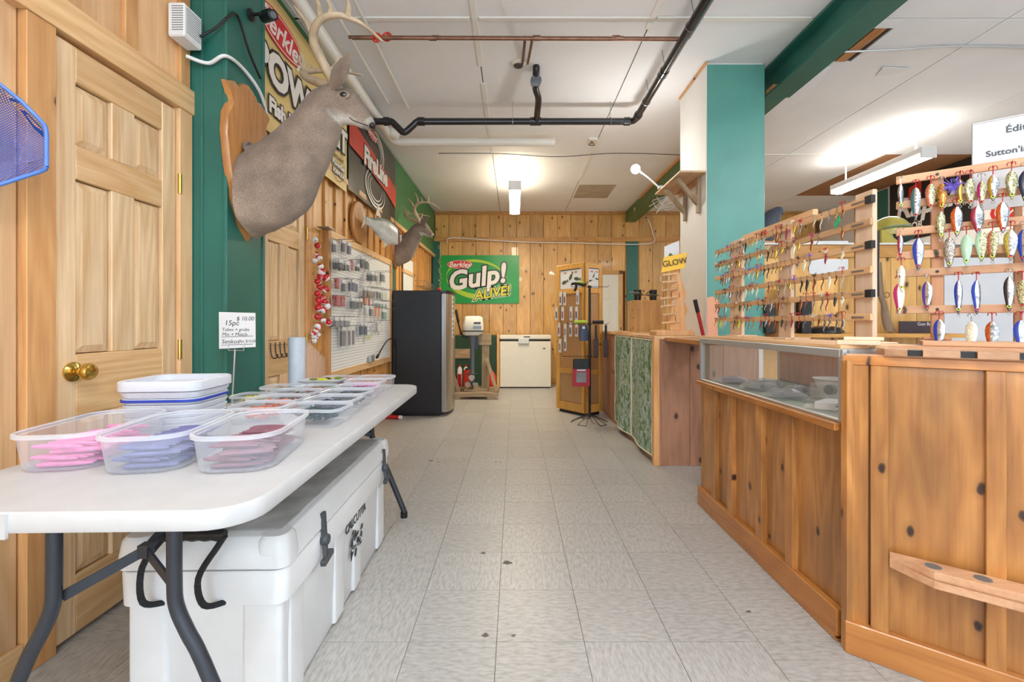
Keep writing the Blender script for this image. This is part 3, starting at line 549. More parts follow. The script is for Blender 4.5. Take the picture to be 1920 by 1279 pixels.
# stack of spare tubs with a blue band
st = thing('tub_stack', 'stack of nested milky plastic tubs held by a blue band', 'tub stack', (-1.168, 1.555, TZ), R(5))
for k in range(7):
    z0 = k * .021; q = lambda ww, z: [Vector((x, y, z)) for x, y in rrect(ww, ww * .92, .045, 6)]
    MB().loft([q(.214 + .004 * k, z0 + .0005), q(.232 + .003 * k, z0 + .014), q(.232 + .003 * k, z0 + .0195)], True, True).build('nested_tub', TUBM, st, True, local=True)
MB().loft([q(.246, .147), q(.262, .15), q(.262, .178), q(.255, .182), q(.235, .18), q(.232, .163)], True, True).build('top_tub', TUBM, st, True, local=True)
MB().loft([q(.249, .113), q(.252, .114), q(.252, .121), q(.249, .122)], False, False).build('elastic_band', mat('blue_band', (34, 62, 168), .5), st, True, local=True)
# smaller tubs in rows
def grubs(c, w, d, h, colr, rz, nm):
    mt = mat('grub_' + nm, colr, .5, var=.3, scale=50); mm = MB()
    for k in range(90):
        a = random.uniform(0, math.pi); x, y, z = random.uniform(-1, 1) * (.428 * w - .034), random.uniform(-1, 1) * (.437 * d - .034), .016 + (h - .014) * random.random()
        v = Vector((math.cos(a), math.sin(a), random.uniform(-.3, .3))) * .018; p = Vector((x, y, z)); mm.tube([p - v, p - v * .3, p + v * .4, p + v], [.004, .0055, .005, .002], 6)
    o = mm.build('grub_pile', mt, None, True); o.location = (c[0], c[1], TZ + .002); o.rotation_euler = (0, 0, rz)
    return tag(o, f'loose pile of {nm.replace("_", " ")} grub baits filling a small tub', 'bait pile', kind='stuff')
small = [(-.735, 1.66, .225, .165, .066, 'dark_green', (58, 82, 84)), (-.955, 1.695, .19, .165, .066, 'orange_and_black', (208, 112, 74)), (-.745, 1.84, .2, .16, .066, 'navy_blue', (44, 56, 84)), (-.985, 1.87, .215, .155, .062, 'salmon_orange', (214, 126, 96)),
         (-.752, 2.01, .2, .155, .068, 'sparse_black', (60, 56, 54)), (-1.0, 2.05, .2, .15, .062, 'dark_brown', (70, 54, 46)), (-.975, 2.225, .18, .15, .06, 'rust_brown', (140, 84, 60)), (-.765, 2.19, .19, .15, .068, 'black_and_grey', (52, 52, 56)),
         (-1.17, 2.26, .18, .15, .055, 'smoke_grey', (150, 148, 142)), (-1.0, 2.4, .21, .15, .055, 'chartreuse', (176, 190, 70)), (-.79, 2.37, .19, .16, .07, 'hot_pink', (240, 110, 200)), (-.99, 2.56, .2, .14, .066, 'coral_pink', (238, 130, 150)), (-.785, 2.545, .19, .14, .07, None, None), (-1.185, 2.02, .145, .14, .05, 'yellow_and_black', (196, 190, 60))]
for k, (x, y, w, d, h, nm, colr) in enumerate(small):
    rz = R(random.uniform(-4, 6)); lab = f'small clear tub holding {nm.replace("_", " ")} grub baits on the table' if nm else 'empty small clear tub on the table end near the fridge'
    tub_obj('small_tub', lab, (x, y, TZ), w, d, h, .035, rz, TUB2, .92, None, .005)
    if nm: grubs((x, y), w, d, h * .7, colr, rz, nm)
tr = thing('bait_tray', 'flat clear tray with yellow and brown lures laid on it', 'tray', (-1.03, 2.4, TZ + .055)); 
mm = MB().loft([[Vector((x, y, z)) for x, y in rrect(w, d, .03)] for w, d, z in ((.2, .13, .001), (.22, .145, .012), (.225, .15, .013))]); mm.build('tray', TUBM, tr, True, local=True)
for k in range(9): MB().ball((random.uniform(-.08, .08), random.uniform(-.04, .04), .018), .014, 8, (1.5, .6, .4)).build('bait', mat(('tray_yellow', 'tray_brown', 'tray_green')[k % 3], ((226, 230, 40), (92, 56, 30), (120, 140, 50))[k % 3], .5), tr, True, local=True)
# plastic bag roll, backing card
o = thing('bag_roll', 'upright roll of clear plastic bags with a loose flap', 'bag roll', (-1.245, 2.56, TZ))
MB().lathe([(.018, 0), (.045, .001), (.046, .29), (.018, .291)], (-1.245, 2.56, TZ), (0, 0, 1), 24).build('roll', mat('bag_roll_plastic', (206, 214, 226), .25, var=.08, scale=20), o, True)
mm = MB(); pts = [(-1.2, 2.57), (-1.17, 2.6), (-1.14, 2.61), (-1.1, 2.6)]
mm._add([(x, y, TZ + .02) for x, y in pts] + [(x, y, TZ + .27 - .035 * k) for k, (x, y) in enumerate(pts)], [(i, i + 1, i + 5, i + 4) for i in range(3)]); mm.build('loose_flap', FILM, o, True)
# price card on a wire stand
o = thing('price_card', 'handwritten price card on a slim wire stand at the green column', 'price sign', (-1.3, 2.06, TZ))
c = Vector((-1.275, 2.06, 1.075)); Mx = frame(c, (1, .06, 0), (.0, 0, 1))
mm = MB().prism([(-.081, -.083), (.081, -.075), (.08, .082), (-.082, .086)], Mx, .0015); mm.build('card', PAPER, o)
for s_, x, z, sz in (('$ 10.00', .035, .055, .026), ('15pc', -.025, .035, .034), ('Tubes + grubs', -.008, .005, .021), ('Mix + Match', -.012, -.017, .022), ('Senkos', -.03, -.05, .028), ('9pc $10.00', .045, -.048, .017)):
    text(s_, Mx @ Matrix.Translation((x, z, .0018)), sz, INK, o, .0002, 0, .15)
for z in (-.029, -.066): mm = MB().prism([(-.07, z - .001), (.07, z + .004), (.07, z + .006), (-.07, z + .001)], Mx @ Matrix.Translation((0, 0, .0014)), .0006); mm.build('ruled_line', INK, o)
mm = MB(); mm.tube([(-1.285, 2.058, .99), (-1.3, 2.06, TZ + .004)], .0035, 8); mm.tube([(-1.31, 2.05, 1.02), (-1.31, 2.05, .985), (-1.24, 2.05, .985), (-1.24, 2.05, 1.02)], .002, 6); mm.lathe([(.03, 0), (.028, .004)], (-1.3, 2.06, TZ), (0, 0, 1), 16); mm.build('wire_stand', ALU, o, True)
# ================================================================== COOLER UNDER THE TABLE
ck = thing('cooler', 'large white hard cooler with rubber latches under the folding table', 'cooler', (-.868, 1.765, 0), R(1.2))
q = lambda w, d, z, r=.035: [Vector((x, y, z)) for x, y in rrect(w, d, r, 5)]
MB().loft([q(.385, 1.0, .0), q(.405, 1.03, .02), q(.425, 1.05, .335)]).build('body', COOLW, ck, True, local=True)
MB().loft([q(.43, 1.06, .33), q(.452, 1.085, .338), q(.456, 1.09, .425), q(.45, 1.083, .431)]).build('body_rim', COOLW, ck, True, local=True)
MB().loft([q(.45, 1.083, .435), q(.462, 1.096, .44), q(.462, 1.096, .472), q(.43, 1.06, .517), q(.42, 1.05, .52)]).build('lid', COOLW, ck, True, local=True)
MB().loft([q(.385, 1.0, .5195, .02), q(.38, .995, .5225, .02)]).build('lid_panel', COOLT, ck, True, local=True)
for sx in (-1, 1):
    for sy in (-1, 1): MB().loft([[Vector((sx * .185 + x, sy * .5 + y, z)) for x, y in rrect(w, w, .03, 5)] for w, z in ((.094, .438), (.096, .47), (.085, .512), (.07, .522))]).build('corner_boss', COOLW, ck, True, local=True)
for sy in (-1, 1):
    for xx in (-.155, .155): MB().loft([[Vector((xx + x, sy * .505 + y, z)) for x, y in rrect(.11, .05, .015, 3)] for z in (.02, .332)]).build('end_pad', COOLW, ck, True, local=True)
for yy in (-.44, -.1, .1, .44): MB().loft([[Vector((.2 + x, yy + y, z)) for x, y in rrect(.03, .09, .008, 3)] for z in (.02, .332)]).build('side_rib', COOLW, ck, True, local=True)
for sy in (-1, 1):
    hd = MB(); yy = sy * .56; hd.tube(smoothpath([(-.1, sy * .535, .345), (-.13, sy * .575, .37), (-.12, sy * .59, .47), (-.075, sy * .58, .54)], 5), .008, 8); hd.tube(smoothpath([(.065, sy * .535, .345), (.03, sy * .575, .36), (.025, sy * .59, .44), (.07, sy * .58, .52), (.085, sy * .575, .545)], 5), .008, 8); hd.build('rope_handle', mat('black_rope', (24, 26, 30), .7, var=.5, scale=160, bump=.6), ck, True, local=True)
    MB().tube([(-.08 + .0165 * k, sy * .575, .547) for k in range(11)], [.014, .017] * 5 + [.013], 10).build('handle_grip', BLACK, ck, True, local=True)
for yy in (-.3, .43):
    lt = MB(); lt.bar((.233, yy, .49), (.238, yy, .40), .022, .012, (1, 0, 0)); lt.bar((.238, yy, .405), (.246, yy - .012, .35), .016, .014, (1, 0, 0)); lt.lathe([(.017, -.012), (.02, 0), (.017, .012)], (.24, yy, .40), (1, 0, 0), 10); lt.bar((.25, yy - .045, .342), (.25, yy + .025, .352), .018, .018); lt.build('rubber_latch', mat('latch_rubber', (66, 70, 74), .5), ck, local=True, bev=.002)
Mside = frame((.2275 - .011, .08, .25), (0, 1, 0), (-.02, 0, 1))
lg = mat('faded_black_print', (66, 66, 70), .6, var=.6, scale=60)
for s_, x, z, sz in (('CALCUTTA', .0, .055, .048),): text(s_, Mside @ Matrix.Translation((x, z, 0)), sz, lg, None, .0006, .001, 0).parent = ck
rq = random.Random(8)
for k in range(34):                                        # what is left of the square logo
    cx_, cz_ = rq.uniform(-.07, .07), rq.uniform(-.09, .02); w_, h_ = rq.uniform(.006, .02), rq.uniform(.004, .012)
    MB().prism([(cx_ - w_, cz_ - h_), (cx_ + w_ * .3, cz_ - h_ * 1.4), (cx_ + w_, cz_ + h_ * .4), (cx_ - w_ * .2, cz_ + h_)], Mside, .0008).build('faded_logo', lg, ck, local=True)
# ================================================================== WALL THINGS, LEFT
o = thing('landing_net', 'blue mesh landing net with a padded hoop hanging by the door casing', 'fishing net', (-1.5, 1.28, 1.5))
BLUE = mat('net_blue', (44, 92, 182), .45, var=.2, scale=80); hoop = [P(87, 312, 1.33), P(84, 318, 1.33), P(75, 322, 1.33), P(0, 346, 1.27), P(-80, 360, 1.2), P(-90, 330, 1.2), P(-85, 150, 1.2), P(0, 158, 1.27), P(40, 190, 1.3), P(76, 226, 1.33), P(84, 236, 1.33), P(87, 250, 1.33), P(87, 312, 1.33)]
MB().tube(hoop, .006, 10).build('hoop', mat('net_hoop', (84, 124, 200), .3), o, True)
def netmat():
    m, t, b = nodes('net_mesh'); L = t.links.new; co = N(t, 'ShaderNodeTexCoord'); fs = []
    for k, (a, c) in enumerate(((1, 1), (1, -1))):
        d = N(t, 'ShaderNodeVectorMath', operation='DOT_PRODUCT'); d.inputs[1].default_value = (60, 130 * a, 130 * c); L(co.outputs['Object'], d.inputs[0]); f = N(t, 'ShaderNodeMath', operation='FRACT'); L(d.outputs['Value'], f.inputs[0]); g = N(t, 'ShaderNodeMath', operation='LESS_THAN'); g.inputs[1].default_value = .34; L(f.outputs[0], g.inputs[0]); fs.append(g)
    mx = N(t, 'ShaderNodeMath', operation='MAXIMUM'); L(fs[0].outputs[0], mx.inputs[0]); L(fs[1].outputs[0], mx.inputs[1]); L(mx.outputs[0], b.inputs['Alpha']); b.inputs['Base Color'].default_value = (*lin(44, 88, 178), 1); b.inputs['Roughness'].default_value = .5; return m
hp = hoop[:-1]; cn = sum(hp, Vector()) / len(hp); inner = [p.lerp(cn, .25) + Vector((-.03, .05, .01)) for p in hp]; inner2 = [p.lerp(cn, .6) + Vector((-.035, .09, .02)) for p in hp]
MB().loft([hp, inner, inner2], False, True).build('mesh_bag', netmat(), o)
o = thing('alarm_box', 'white slotted plastic box on the corner above the door', 'alarm', P(345, 90, 2.05))
xb, ybx, zbx = -1.54, 2.06, 2.27
bb('case', XL + .01, XL + .085, 1.985, 2.1, 2.385, 2.535, WHITE, o, .006)
for k in range(11): bb('slot', XL + .0835, XL + .0858, 2.0, 2.09, 2.41 + k * .0105, 2.413 + k * .0105, mat('slot_shadow_grey', (120, 120, 124), .6), o, 0); bb('slot', XL + .03, XL + .08, 1.9835, 1.9855, 2.41 + k * .0105, 2.413 + k * .0105, mat('slot_shadow_grey', (120, 120, 124), .6), o, 0)
o = thing('security_camera', 'black bullet security camera on the green column', 'camera', (-1.37, 2.33, 2.62)); cz = CH + (VY - 28) * 2.3 / FPX
q0 = P(470, 28, 2.32); q0.x = -1.368; MB().lathe([(.03, 0), (.03, .008), (.015, .014)], (q0.x, q0.y, q0.z), (1, 0, 0), 16).build('mount', BLACK, o, True); MB().tube([q0, q0 + Vector((.04, 0, .004)), q0 + Vector((.055, -.01, 0))], .008, 8).build('arm', BLACK, o, True)
a0 = q0 + Vector((.05, .03, .005)); ad = Vector((.8, -.55, -.22)).normalized(); MB().lathe([(.02, 0), (.026, .004), (.026, .1), (.022, .102)], a0, ad, 18).build('barrel', BLACK, o, True); MB().lathe([(.018, 0), (.016, .004)], a0 + ad * .1, ad, 16).build('lens', mat('lens_grey', (110, 112, 118), .15), o, True); MB().bar(a0 + Vector((0, 0, .027)), a0 + ad * .09 + Vector((0, 0, .027)), .03, .004).build('sunshade', BLACK, o)
o = thing('camera_cable', 'black cable looping from the alarm box to the camera', 'cable', (-1.4, 2.13, 2.4)); MB().tube(smoothpath([(-1.462, 2.08, 2.44), (-1.41, 2.11, 2.5), (-1.365, 2.125, 2.56), (-1.362, 2.2, 2.62), (-1.362, 2.3, 2.5), (-1.362, 2.4, 2.42)], 6), .006, 8).build('cable_run', BLACK, o, True)
o = thing('white_cable', 'thick white cable crossing the green column under the alarm box', 'cable', (-1.5, 2.08, 2.33)); MB().tube(smoothpath([(XL + .03, 2.07, 2.345), (-1.45, 2.12, 2.34), (-1.37, 2.12, 2.375), (-1.362, 2.25, 2.385), (-1.362, 2.4, 2.34), (-1.39, 2.52, 2.25)], 6), .0085, 8).build('cable_run', WHITE, o, True)
# ---- deer heads
def deer(label, path, zc, plaque, ant_s, tilt):
    """path: (x, height, half height, half width) along the neck; all at depth zc"""
    x0 = path[0][0]; o = thing('deer_head_mount', label, 'deer head', (x0, zc, path[0][1]))
    pw, ph, pz = plaque; sh = [(0, -.5), (.16, -.42), (.3, -.28), (.42, -.08), (.48, .12), (.46, .24), (.36, .33), (.4, .38), (.46, .43), (.4, .44), (.28, .47), (.18, .46), (.12, .5), (0, .52)]
    sh = [(x * pw, y * ph) for x, y in sh]; sh = sh + [(-x, y) for x, y in reversed(sh[1:-1])]
    Mp = frame((x0 - .03, zc, pz), (0, 1, 0), (0, 0, 1)); mm = MB()
    mm.loft([[Mp @ Vector((x * s, y * s, d)) for x, y in sh] for s, d in ((1, -.004), (1, .012), (.96, .018), (.94, .026), (.9, .028))]); mm.build('plaque', WO, o, True)
    pth = smoothpath([Vector((a, b, 0)) for a, b, c, d in path], 4); par_ = smoothpath([Vector((c, d, 0)) for a, b, c, d in path], 4); n = 22; loops = []; cols = []
    for i, p in enumerate(pth):
        t = (pth[min(i + 1, len(pth) - 1)] - pth[max(i - 1, 0)]).normalized()
        if i < 5: t = t.lerp(Vector((1, 0, 0)), 1 - i / 5).normalized()
        up = Vector((-t.y, 0, t.x)); f = i / (len(pth) - 1); l = []
        for k in range(n):
            a = 2 * math.pi * k / n; ca, sa = math.cos(a), math.sin(a); low = -ca                # a=0 is the crest
            hw = par_[i].y * (1 - .18 * max(ca, 0)) ; ruff = (1 + .05 * math.sin(5 * a + i)) if i < 8 else 1
            l.append(Vector((p.x, zc, p.y)) + up * ca * par_[i].x * ruff * (min(1, .86 + .035 * i) if ca > 0 else 1) + Vector((0, 1, 0)) * sa * hw * ruff)
            c1, c2, wh = (.25, .185, .14), (.17, .12, .09), (.68, .64, .58)
            base = [c1[j] * (1 - .3 * max(ca, 0)) for j in range(3)]
            if f < .16 and low > .1: base = [x * (1 + 1.1 * (low - .1) * (1 - f / .16)) for x in base]
            w = 0
            if .45 < f < .72 and low > .55: w = min(1, (low - .55) * 4)
            if f > .72 and low > .35: w = min(1, (low - .35) * 2.5) * .85
            if f > .93: w = .35
            cols.append([base[j] * (1 - w) + wh[j] * w for j in range(3)])
        loops.append(l)
    mm = MB().loft(loops); mm.build('head_and_neck', FUR, o, True, cols=cols)
    hx = Vector((path[-4][0], zc, path[-4][1])); hb = Vector((path[-5][0], zc, path[-5][1])); ax = (hx - hb).normalized(); hr = path[-4][2]; hw = path[-4][3]; noseP = Vector((path[-1][0], zc, path[-1][1])); fw = (noseP - hx).normalized(); upv = Vector((-fw.z, 0, fw.x)); S = hr / .1
    MB().ball(noseP + fw * .006 + upv * .004, .019 * S, 10, (.9, 1.1, .8)).build('nose_pad', mat('deer_nose', (36, 28, 26), .3), o, True)
    mth = MB().tube(smoothpath([noseP - upv * .012 * S - Vector((0, .024 * S, 0)) + fw * .0, noseP - fw * .06 * S - upv * .036 * S - Vector((0, .05 * S, 0)), noseP - fw * .085 * S - upv * .036 * S - Vector((0, .054 * S, 0))], 4), .0022 * S, 6).build('mouth', mat('deer_nose', (36, 28, 26), .3), o)
    for s in (-1, 1):
        e = hx + fw * .005 * S + upv * .036 * S + Vector((0, s * hw * .86, 0)); MB().ball(e, .024 * S, 12, (1.35, .4, .85)).build('eye_ring', mat('eye_ring_pale', (150, 130, 112), .9), o, True); MB().ball(e + Vector((.002, s * .004 * S, 0)), .016 * S, 12, (1.25, .62, .9)).build('eye', mat('deer_eye', (22, 16, 12), .08, coat=1), o, True)
        eb = hb + upv * .075 * S - fw * .0 + Vector((0, s * hw * .75, 0)); et = eb + Vector((.12 * S + tilt * .02, s * .1 * S, .12 * S)) if s < 0 else eb + Vector((.05 * S, .14 * S, .1 * S))
        ed = (et - eb); sd = ed.cross(Vector((0, s, .2))).normalized(); fr_ = ed.cross(sd).normalized(); loops = []
        for t, wd in ((0, .018), (.2, .042), (.42, .056), (.68, .042), (.88, .02), (1, .002)):
            loops.append([eb + ed * t + sd * math.cos(a) * wd * S + fr_ * math.sin(a) * wd * .3 * S for a in [2 * math.pi * k / 10 for k in range(10)]])
        MB().loft(loops).build('ear', FUR, o, True, cols=[(.22, .165, .125)] * 60)
        A = ant_s; b0 = hb + upv * .095 * S + fw * .03 * S + Vector((0, s * .04 * S, 0))
        an = MB(); lv = lambda a, l, h: b0 + (Vector((a, 0, h)) + (Vector((-1.25, .5, 0)) if s > 0 else Vector((.1, -.9, 0))) * l) * A if s < 0 else b0 + (Vector((a * .8, 0, h * .75)) + Vector((-1.25, .5, 0)) * l) * A; main = [b0, lv(-.06, .04, .1), lv(-.095, .11, .18), lv(-.06, .17, .24), lv(.03, .19, .265), lv(.14, .15, .25), lv(.23, .09, .2)]
        mp = smoothpath(main, 4); an.tube(mp, [(.026 - .021 * (k / (len(mp) - 1)) ** 1.4) * A for k in range(len(mp))], 10)
        for idx, v in ((3, (.05, 0, .09)), (9, (-.08, s * .03, .13)), (13, (-.04, s * .02, .14)), (15, (-.01, s * .02, .06)), (18, (-.02, 0, .13))):
            p = mp[idx]; an.tube(smoothpath([p, p + Vector(v) * A * .5 + Vector((.012 * A, 0, 0)), p + Vector(v) * A], 3), [.016 * A, .014 * A, .012 * A, .01 * A, .0075 * A, .005 * A, .0015 * A], 7)
        an.build('antler', ANT, o, True)
    return o
deer('large deer head mount on an oak shield, on the green column', [(-1.345, 1.785, .232, .168), (-1.25, 1.825, .225, .162), (-1.14, 1.935, .175, .13), (-1.03, 2.09, .135, .1), (-.96, 2.215, .105, .085), (-.875, 2.215, .1, .08), (-.81, 2.18, .064, .055), (-.765, 2.145, .044, .042), (-.735, 2.118, .028, .03)], 2.29, (.41, .78, 1.92), 1.0, 1)
deer('smaller deer head mount on the left wall above the black fridge', [(-1.455, 1.99, .175, .12), (-1.4, 2.025, .17, .115), (-1.32, 2.1, .13, .095), (-1.25, 2.19, .1, .08), (-1.2, 2.26, .085, .07), (-1.13, 2.27, .08, .066), (-1.075, 2.23, .052, .048), (-1.04, 2.205, .038, .036), (-1.015, 2.185, .025, .026)], 5.55, (.3, .5, 2.02), .95, 1)
# ---- mounted fish on an oval plaque
o = thing('fish_mount', 'silver fish trophy on an oval wooden plaque above the white pegboard', 'fish trophy', (-1.44, 4.3, 2.02)); fz = 2.02
Mp = frame((XLF + .012, 4.24, fz + .04), (0, 1, 0), (0, 0, 1)); mm = MB(); ov = [(.2 * math.cos(R(a)), .2 * math.sin(R(a))) for a in range(0, 360, 12)]
mm.loft([[Mp @ Vector((x * s, y * s, d)) for x, y in ov] for s, d in ((1, 0), (1, .018), (.96, .026))]); mm.build('plaque', WO, o, True)
ta, tb2 = Vector((-1.40, 4.2, fz + .06)), Vector((-1.21, 4.72, fz - .02)); dv = (tb2 - ta).normalized(); sdv = dv.cross(Vector((0, 0, 1))).normalized(); upv = Vector((0, 0, 1)); loops = []; cols = []
for t, hh, ww in ((0, .045, .014), (.1, .04, .018), (.22, .06, .03), (.4, .105, .045), (.6, .125, .055), (.78, .11, .055), (.9, .08, .045), (.97, .05, .035), (1, .03, .022)):
    p = ta.lerp(tb2, t)
    for k in range(18):
        a = 2 * math.pi * k / 18; ca = math.cos(a); cols.append((.2, .22, .17) if ca > .6 else (.5, .5, .46) if ca > -.4 else (.62, .6, .56))
    loops.append([p + upv * math.cos(2 * math.pi * k / 18) * hh + sdv * math.sin(2 * math.pi * k / 18) * ww for k in range(18)])
MB().loft(loops).build('fish_body', FISHM, o, True, cols=cols); FIN = mat('fish_fin', (216, 200, 172), .5)
MB().loft([[ta + upv * a + sdv * .004 for a in (-.03, .03)] + [ta - dv * .07 + upv * .12 + sdv * .003, ta - dv * .02 , ta - dv * .06 - upv * .1 + sdv * .003], [ta + upv * a - sdv * .004 for a in (-.03, .03)] + [ta - dv * .07 + upv * .12 - sdv * .003, ta - dv * .02, ta - dv * .06 - upv * .1 - sdv * .003]]).build('tail_fin', FIN, o)
for t, z, l in ((.35, .1, .09), (.55, -.11, .07)):
    p = ta.lerp(tb2, t) + upv * z; q1 = MB(); a3 = [p - dv * .04, p + dv * .05, p - dv * .02 + upv * (l if z > 0 else -l)]; q1.loft([[v + sdv * .003 for v in a3], [v - sdv * .003 for v in a3]]); q1.build('fin', FIN, o)
MB().ball(ta.lerp(tb2, .9) + upv * .03 + sdv * .04, .011, 10).build('eye', BLACK, o, True)
MB().loft([[ta.lerp(tb2, .82) + upv * z + sdv * d for z in (-.09, .06)] + [ta.lerp(tb2, .85) + upv * z + sdv * d for z in (.06, -.09)] for d in (.05, .058)]).build('gill_plate', mat('gill_dark_red', (96, 40, 38), .4), o)

# ================================================================== BANNERS
def banner(name, label, M, w, h, m, rip=.006):
    o = thing(name, label, 'banner', M.translation); nx, nz = 14, 8; vs = []; fs = []
    for side in (0, 1):
        for j in range(nz + 1):
            for i in range(nx + 1): vs.append(M @ Vector((w * (i / nx - .5), h * (j / nz - .5), side * .0012 + rip * (math.sin(i * 1.3 + j * .4) * .5 + math.sin(j * 1.1) * .3) * (0 if i in (0, nx) and j in (0, nz) else 1) * .5)))
    n = (nx + 1) * (nz + 1)
    for s in (0, 1):
        for j in range(nz):
            for i in range(nx):
                a = s * n + j * (nx + 1) + i; f = (a, a + 1, a + nx + 2, a + nx + 1); fs.append(f if s else f[::-1])
    mm = MB(); mm._add(vs, fs); mm.build('sheet', m, o, True); return o
def ell(a, b, n=40, t=0): return [(a * math.cos(2 * math.pi * k / n), b * math.sin(2 * math.pi * k / n)) for k in range(n)]
def flat(M, poly, m, o, name='print', d=.0005, dx=0, dy=0, lift=.006, rot=0):
    return MB().prism(poly, M @ Matrix.Translation((dx, dy, lift)) @ Matrix.Rotation(R(rot), 4, 'Z'), d).build(name, m, o)
def oval_brand(M, o, dx, dy, a, b, rot=0, lift=.006, sz=None, body='Berkley'):
    flat(M, ell(a, b), mat('banner_red', (214, 40, 48), .45), o, 'oval', .0004, dx, dy, lift, rot); flat(M, ell(a * .95, b * .9), mat('banner_white', (244, 240, 234), .45), o, 'oval_ring', .0004, dx, dy, lift + .0005, rot); flat(M, ell(a * .91, b * .83), mat('banner_red', (214, 40, 48), .45), o, 'oval', .0004, dx, dy, lift + .001, rot)
    text(body, M @ Matrix.Translation((dx, dy - b * .08, lift + .0017)) @ Matrix.Rotation(R(rot), 4, 'Z'), sz or a * .5, mat('banner_white', (244, 240, 234), .45), o, .0003, a * .012, .25)
def outlined(body, M, size, mf, mo, o, fat, off=.01, shear=0, sx=1):
    text(body, M, size, mo, o, .0003, off + fat, shear, sx=sx); text(body, M @ Matrix.Translation((0, 0, .001)), size, mf, o, .0003, off, shear, sx=sx)
def swoosh(M, o, m, a, b, a0, a1, wmax, dx, dy, rot=0, lift=.006, n=36):
    L1, L2 = [], []
    for k in range(n + 1):
        t = k / n; an = R(a0 + (a1 - a0) * t); w = wmax * math.sin(math.pi * t) + .0008
        L1.append((a * math.cos(an), b * math.sin(an))); L2.append(((a - w) * math.cos(an), (b - w) * math.sin(an)))
    flat(M, L1 + L2[::-1], m, o, 'swoosh', .0004, dx, dy, lift, rot)
BW = mat('banner_white', (244, 240, 234), .45); BK = mat('banner_dark', (40, 38, 38), .4); BY = mat('banner_yellow', (226, 222, 50), .45); BG = mat('banner_green', (28, 158, 66), .35, var=.08, scale=2)
# back wall, green banner
Mg = frame((-.645, YB - .02, 1.91), (1, 0, 0), (0, 0, 1)); o = banner('green_banner', 'green bait banner with white lettering on the back wall boards', Mg, 1.45, .88, BG, .008)
swoosh(Mg, o, mat('banner_lime', (176, 208, 48), .45), .56, .36, 10, 190, .05, -.05, .0, -8, .007); swoosh(Mg, o, mat('banner_lime', (176, 208, 48), .45), .56, .36, 185, 345, .09, -.05, .0, -8, .007)
oval_brand(Mg, o, -.36, .27, .235, .08, 0, .009, .13)
Mt = Mg @ Matrix.Translation((-.06, .02, .011)) @ Matrix.Rotation(R(9), 4, 'Z'); outlined('Gulp!', Mt, .48, BW, BK, o, .022, .016, .22)
Mt = Mg @ Matrix.Translation((.22, -.255, .013)) @ Matrix.Rotation(R(9), 4, 'Z'); text('ALIVE!', Mt @ Matrix.Translation((0, 0, -.001)), .235, mat('banner_halo', (206, 226, 196), .5), o, .0002, .032, .25); outlined('ALIVE!', Mt, .235, BY, BK, o, .012, .006, .25)
# upper left, yellow and black banners
XBn = XLF + .045
Mb = frame((XBn, 3.17, 2.66), (0, 1, 0), (0, 0, 1)); o = banner('yellow_banner', 'pale yellow bait banner with red oval hanging high on the left wall', Mb, 1.40, .84, mat('banner_cream', (236, 208, 138), .5, var=.04), .01)
oval_brand(Mb, o, -.38, .235, .285, .105, -3, .01, .17)
outlined('POWER', Mb @ Matrix.Translation((-.2, -.035, .012)), .27, BW, BK, o, .017, .014, .0, 1.05); outlined('Fish bite', Mb @ Matrix.Translation((-.33, -.26, .012)), .125, BW, BK, o, .009, .006, .0); outlined('BAIT', Mb @ Matrix.Translation((.42, -.03, .012)), .25, BW, BK, o, .015, .012)
swoosh(Mb, o, BK, .13, .13, 0, 359, .008, .5, -.26, 0, .011); text('EXCLUSIVE', Mb @ Matrix.Translation((.5, -.2, .012)), .04, BK, o, .0003, .001); outlined('PowerBait', Mb @ Matrix.Translation((.5, -.26, .012)), .06, BW, BK, o, .005, .002); outlined('FORMULA', Mb @ Matrix.Translation((.5, -.325, .012)), .05, BW, BK, o, .005, .002)
Mf = frame((XBn + .004, 4.66, 2.69), (0, 1, 0), (0, 0, 1)); o = banner('black_banner', 'black and red fishing line banner next to the pale yellow one', Mf, 1.52, .82, mat('banner_charcoal', (66, 62, 56), .3, var=.25, scale=4), .012)
FR = mat('banner_flame', (216, 66, 48), .4, var=.2, scale=3)
flat(Mf, [(-.76, .24), (-.5, .2), (-.2, .17), (.2, .12), (.76, .05), (.76, -.2), (.4, -.12), (0, -.08), (-.4, -.03), (-.76, -.02)], FR, o, 'red_band', .0004, 0, 0, .011)
for r_, w_ in ((.2, .025), (.16, .018), (.12, .012)): swoosh(Mf, o, BW, r_ * 1.35, r_, -60, 170, w_, .0, .2, 0, .012); swoosh(Mf, o, BW, r_ * 1.6, r_ * .95, 120, 380, w_, -.02, -.2, 0, .012)
outlined('FireLine', Mf @ Matrix.Translation((.0, .03, .014)), .24, BW, BK, o, .012, .012, .05); oval_brand(Mf, o, -.14, .33, .16, .062, 0, .013, .09)
# right wall signs
Mr = frame((XR - .012, 6.05, 2.72), (0, -1, 0), (0, 0, 1)); o = banner('black_sign', 'black lure maker banner with white script on the far right wall', Mr, 1.25, .86, BK, .004)
text('Rapala', Mr @ Matrix.Translation((0, .02, .006)), .4, BW, o, .0004, .012, .2); text('FOR     F', Mr @ Matrix.Translation((-.08, -.25, .006)), .13, BW, o, .0004, .003); text('TM', Mr @ Matrix.Translation((.5, -.12, .006)), .06, BW, o, .0004, .002); flat(Mr, [(-.3, .1), (-.1, .16), (-.1, .35), (-.3, .3)], FR, o, 'red_mark', .0004)
Mr = frame((XR - .012, 4.75, 2.38), (0, -1, 0), (0, 0, 1)); o = banner('white_sign', 'white banner with red lettering next to the black script banner', Mr, 1.2, .42, BW, .003); text('Cat', Mr @ Matrix.Translation((-.3, 0, .006)), .3, INKR, o, .0004, .006)
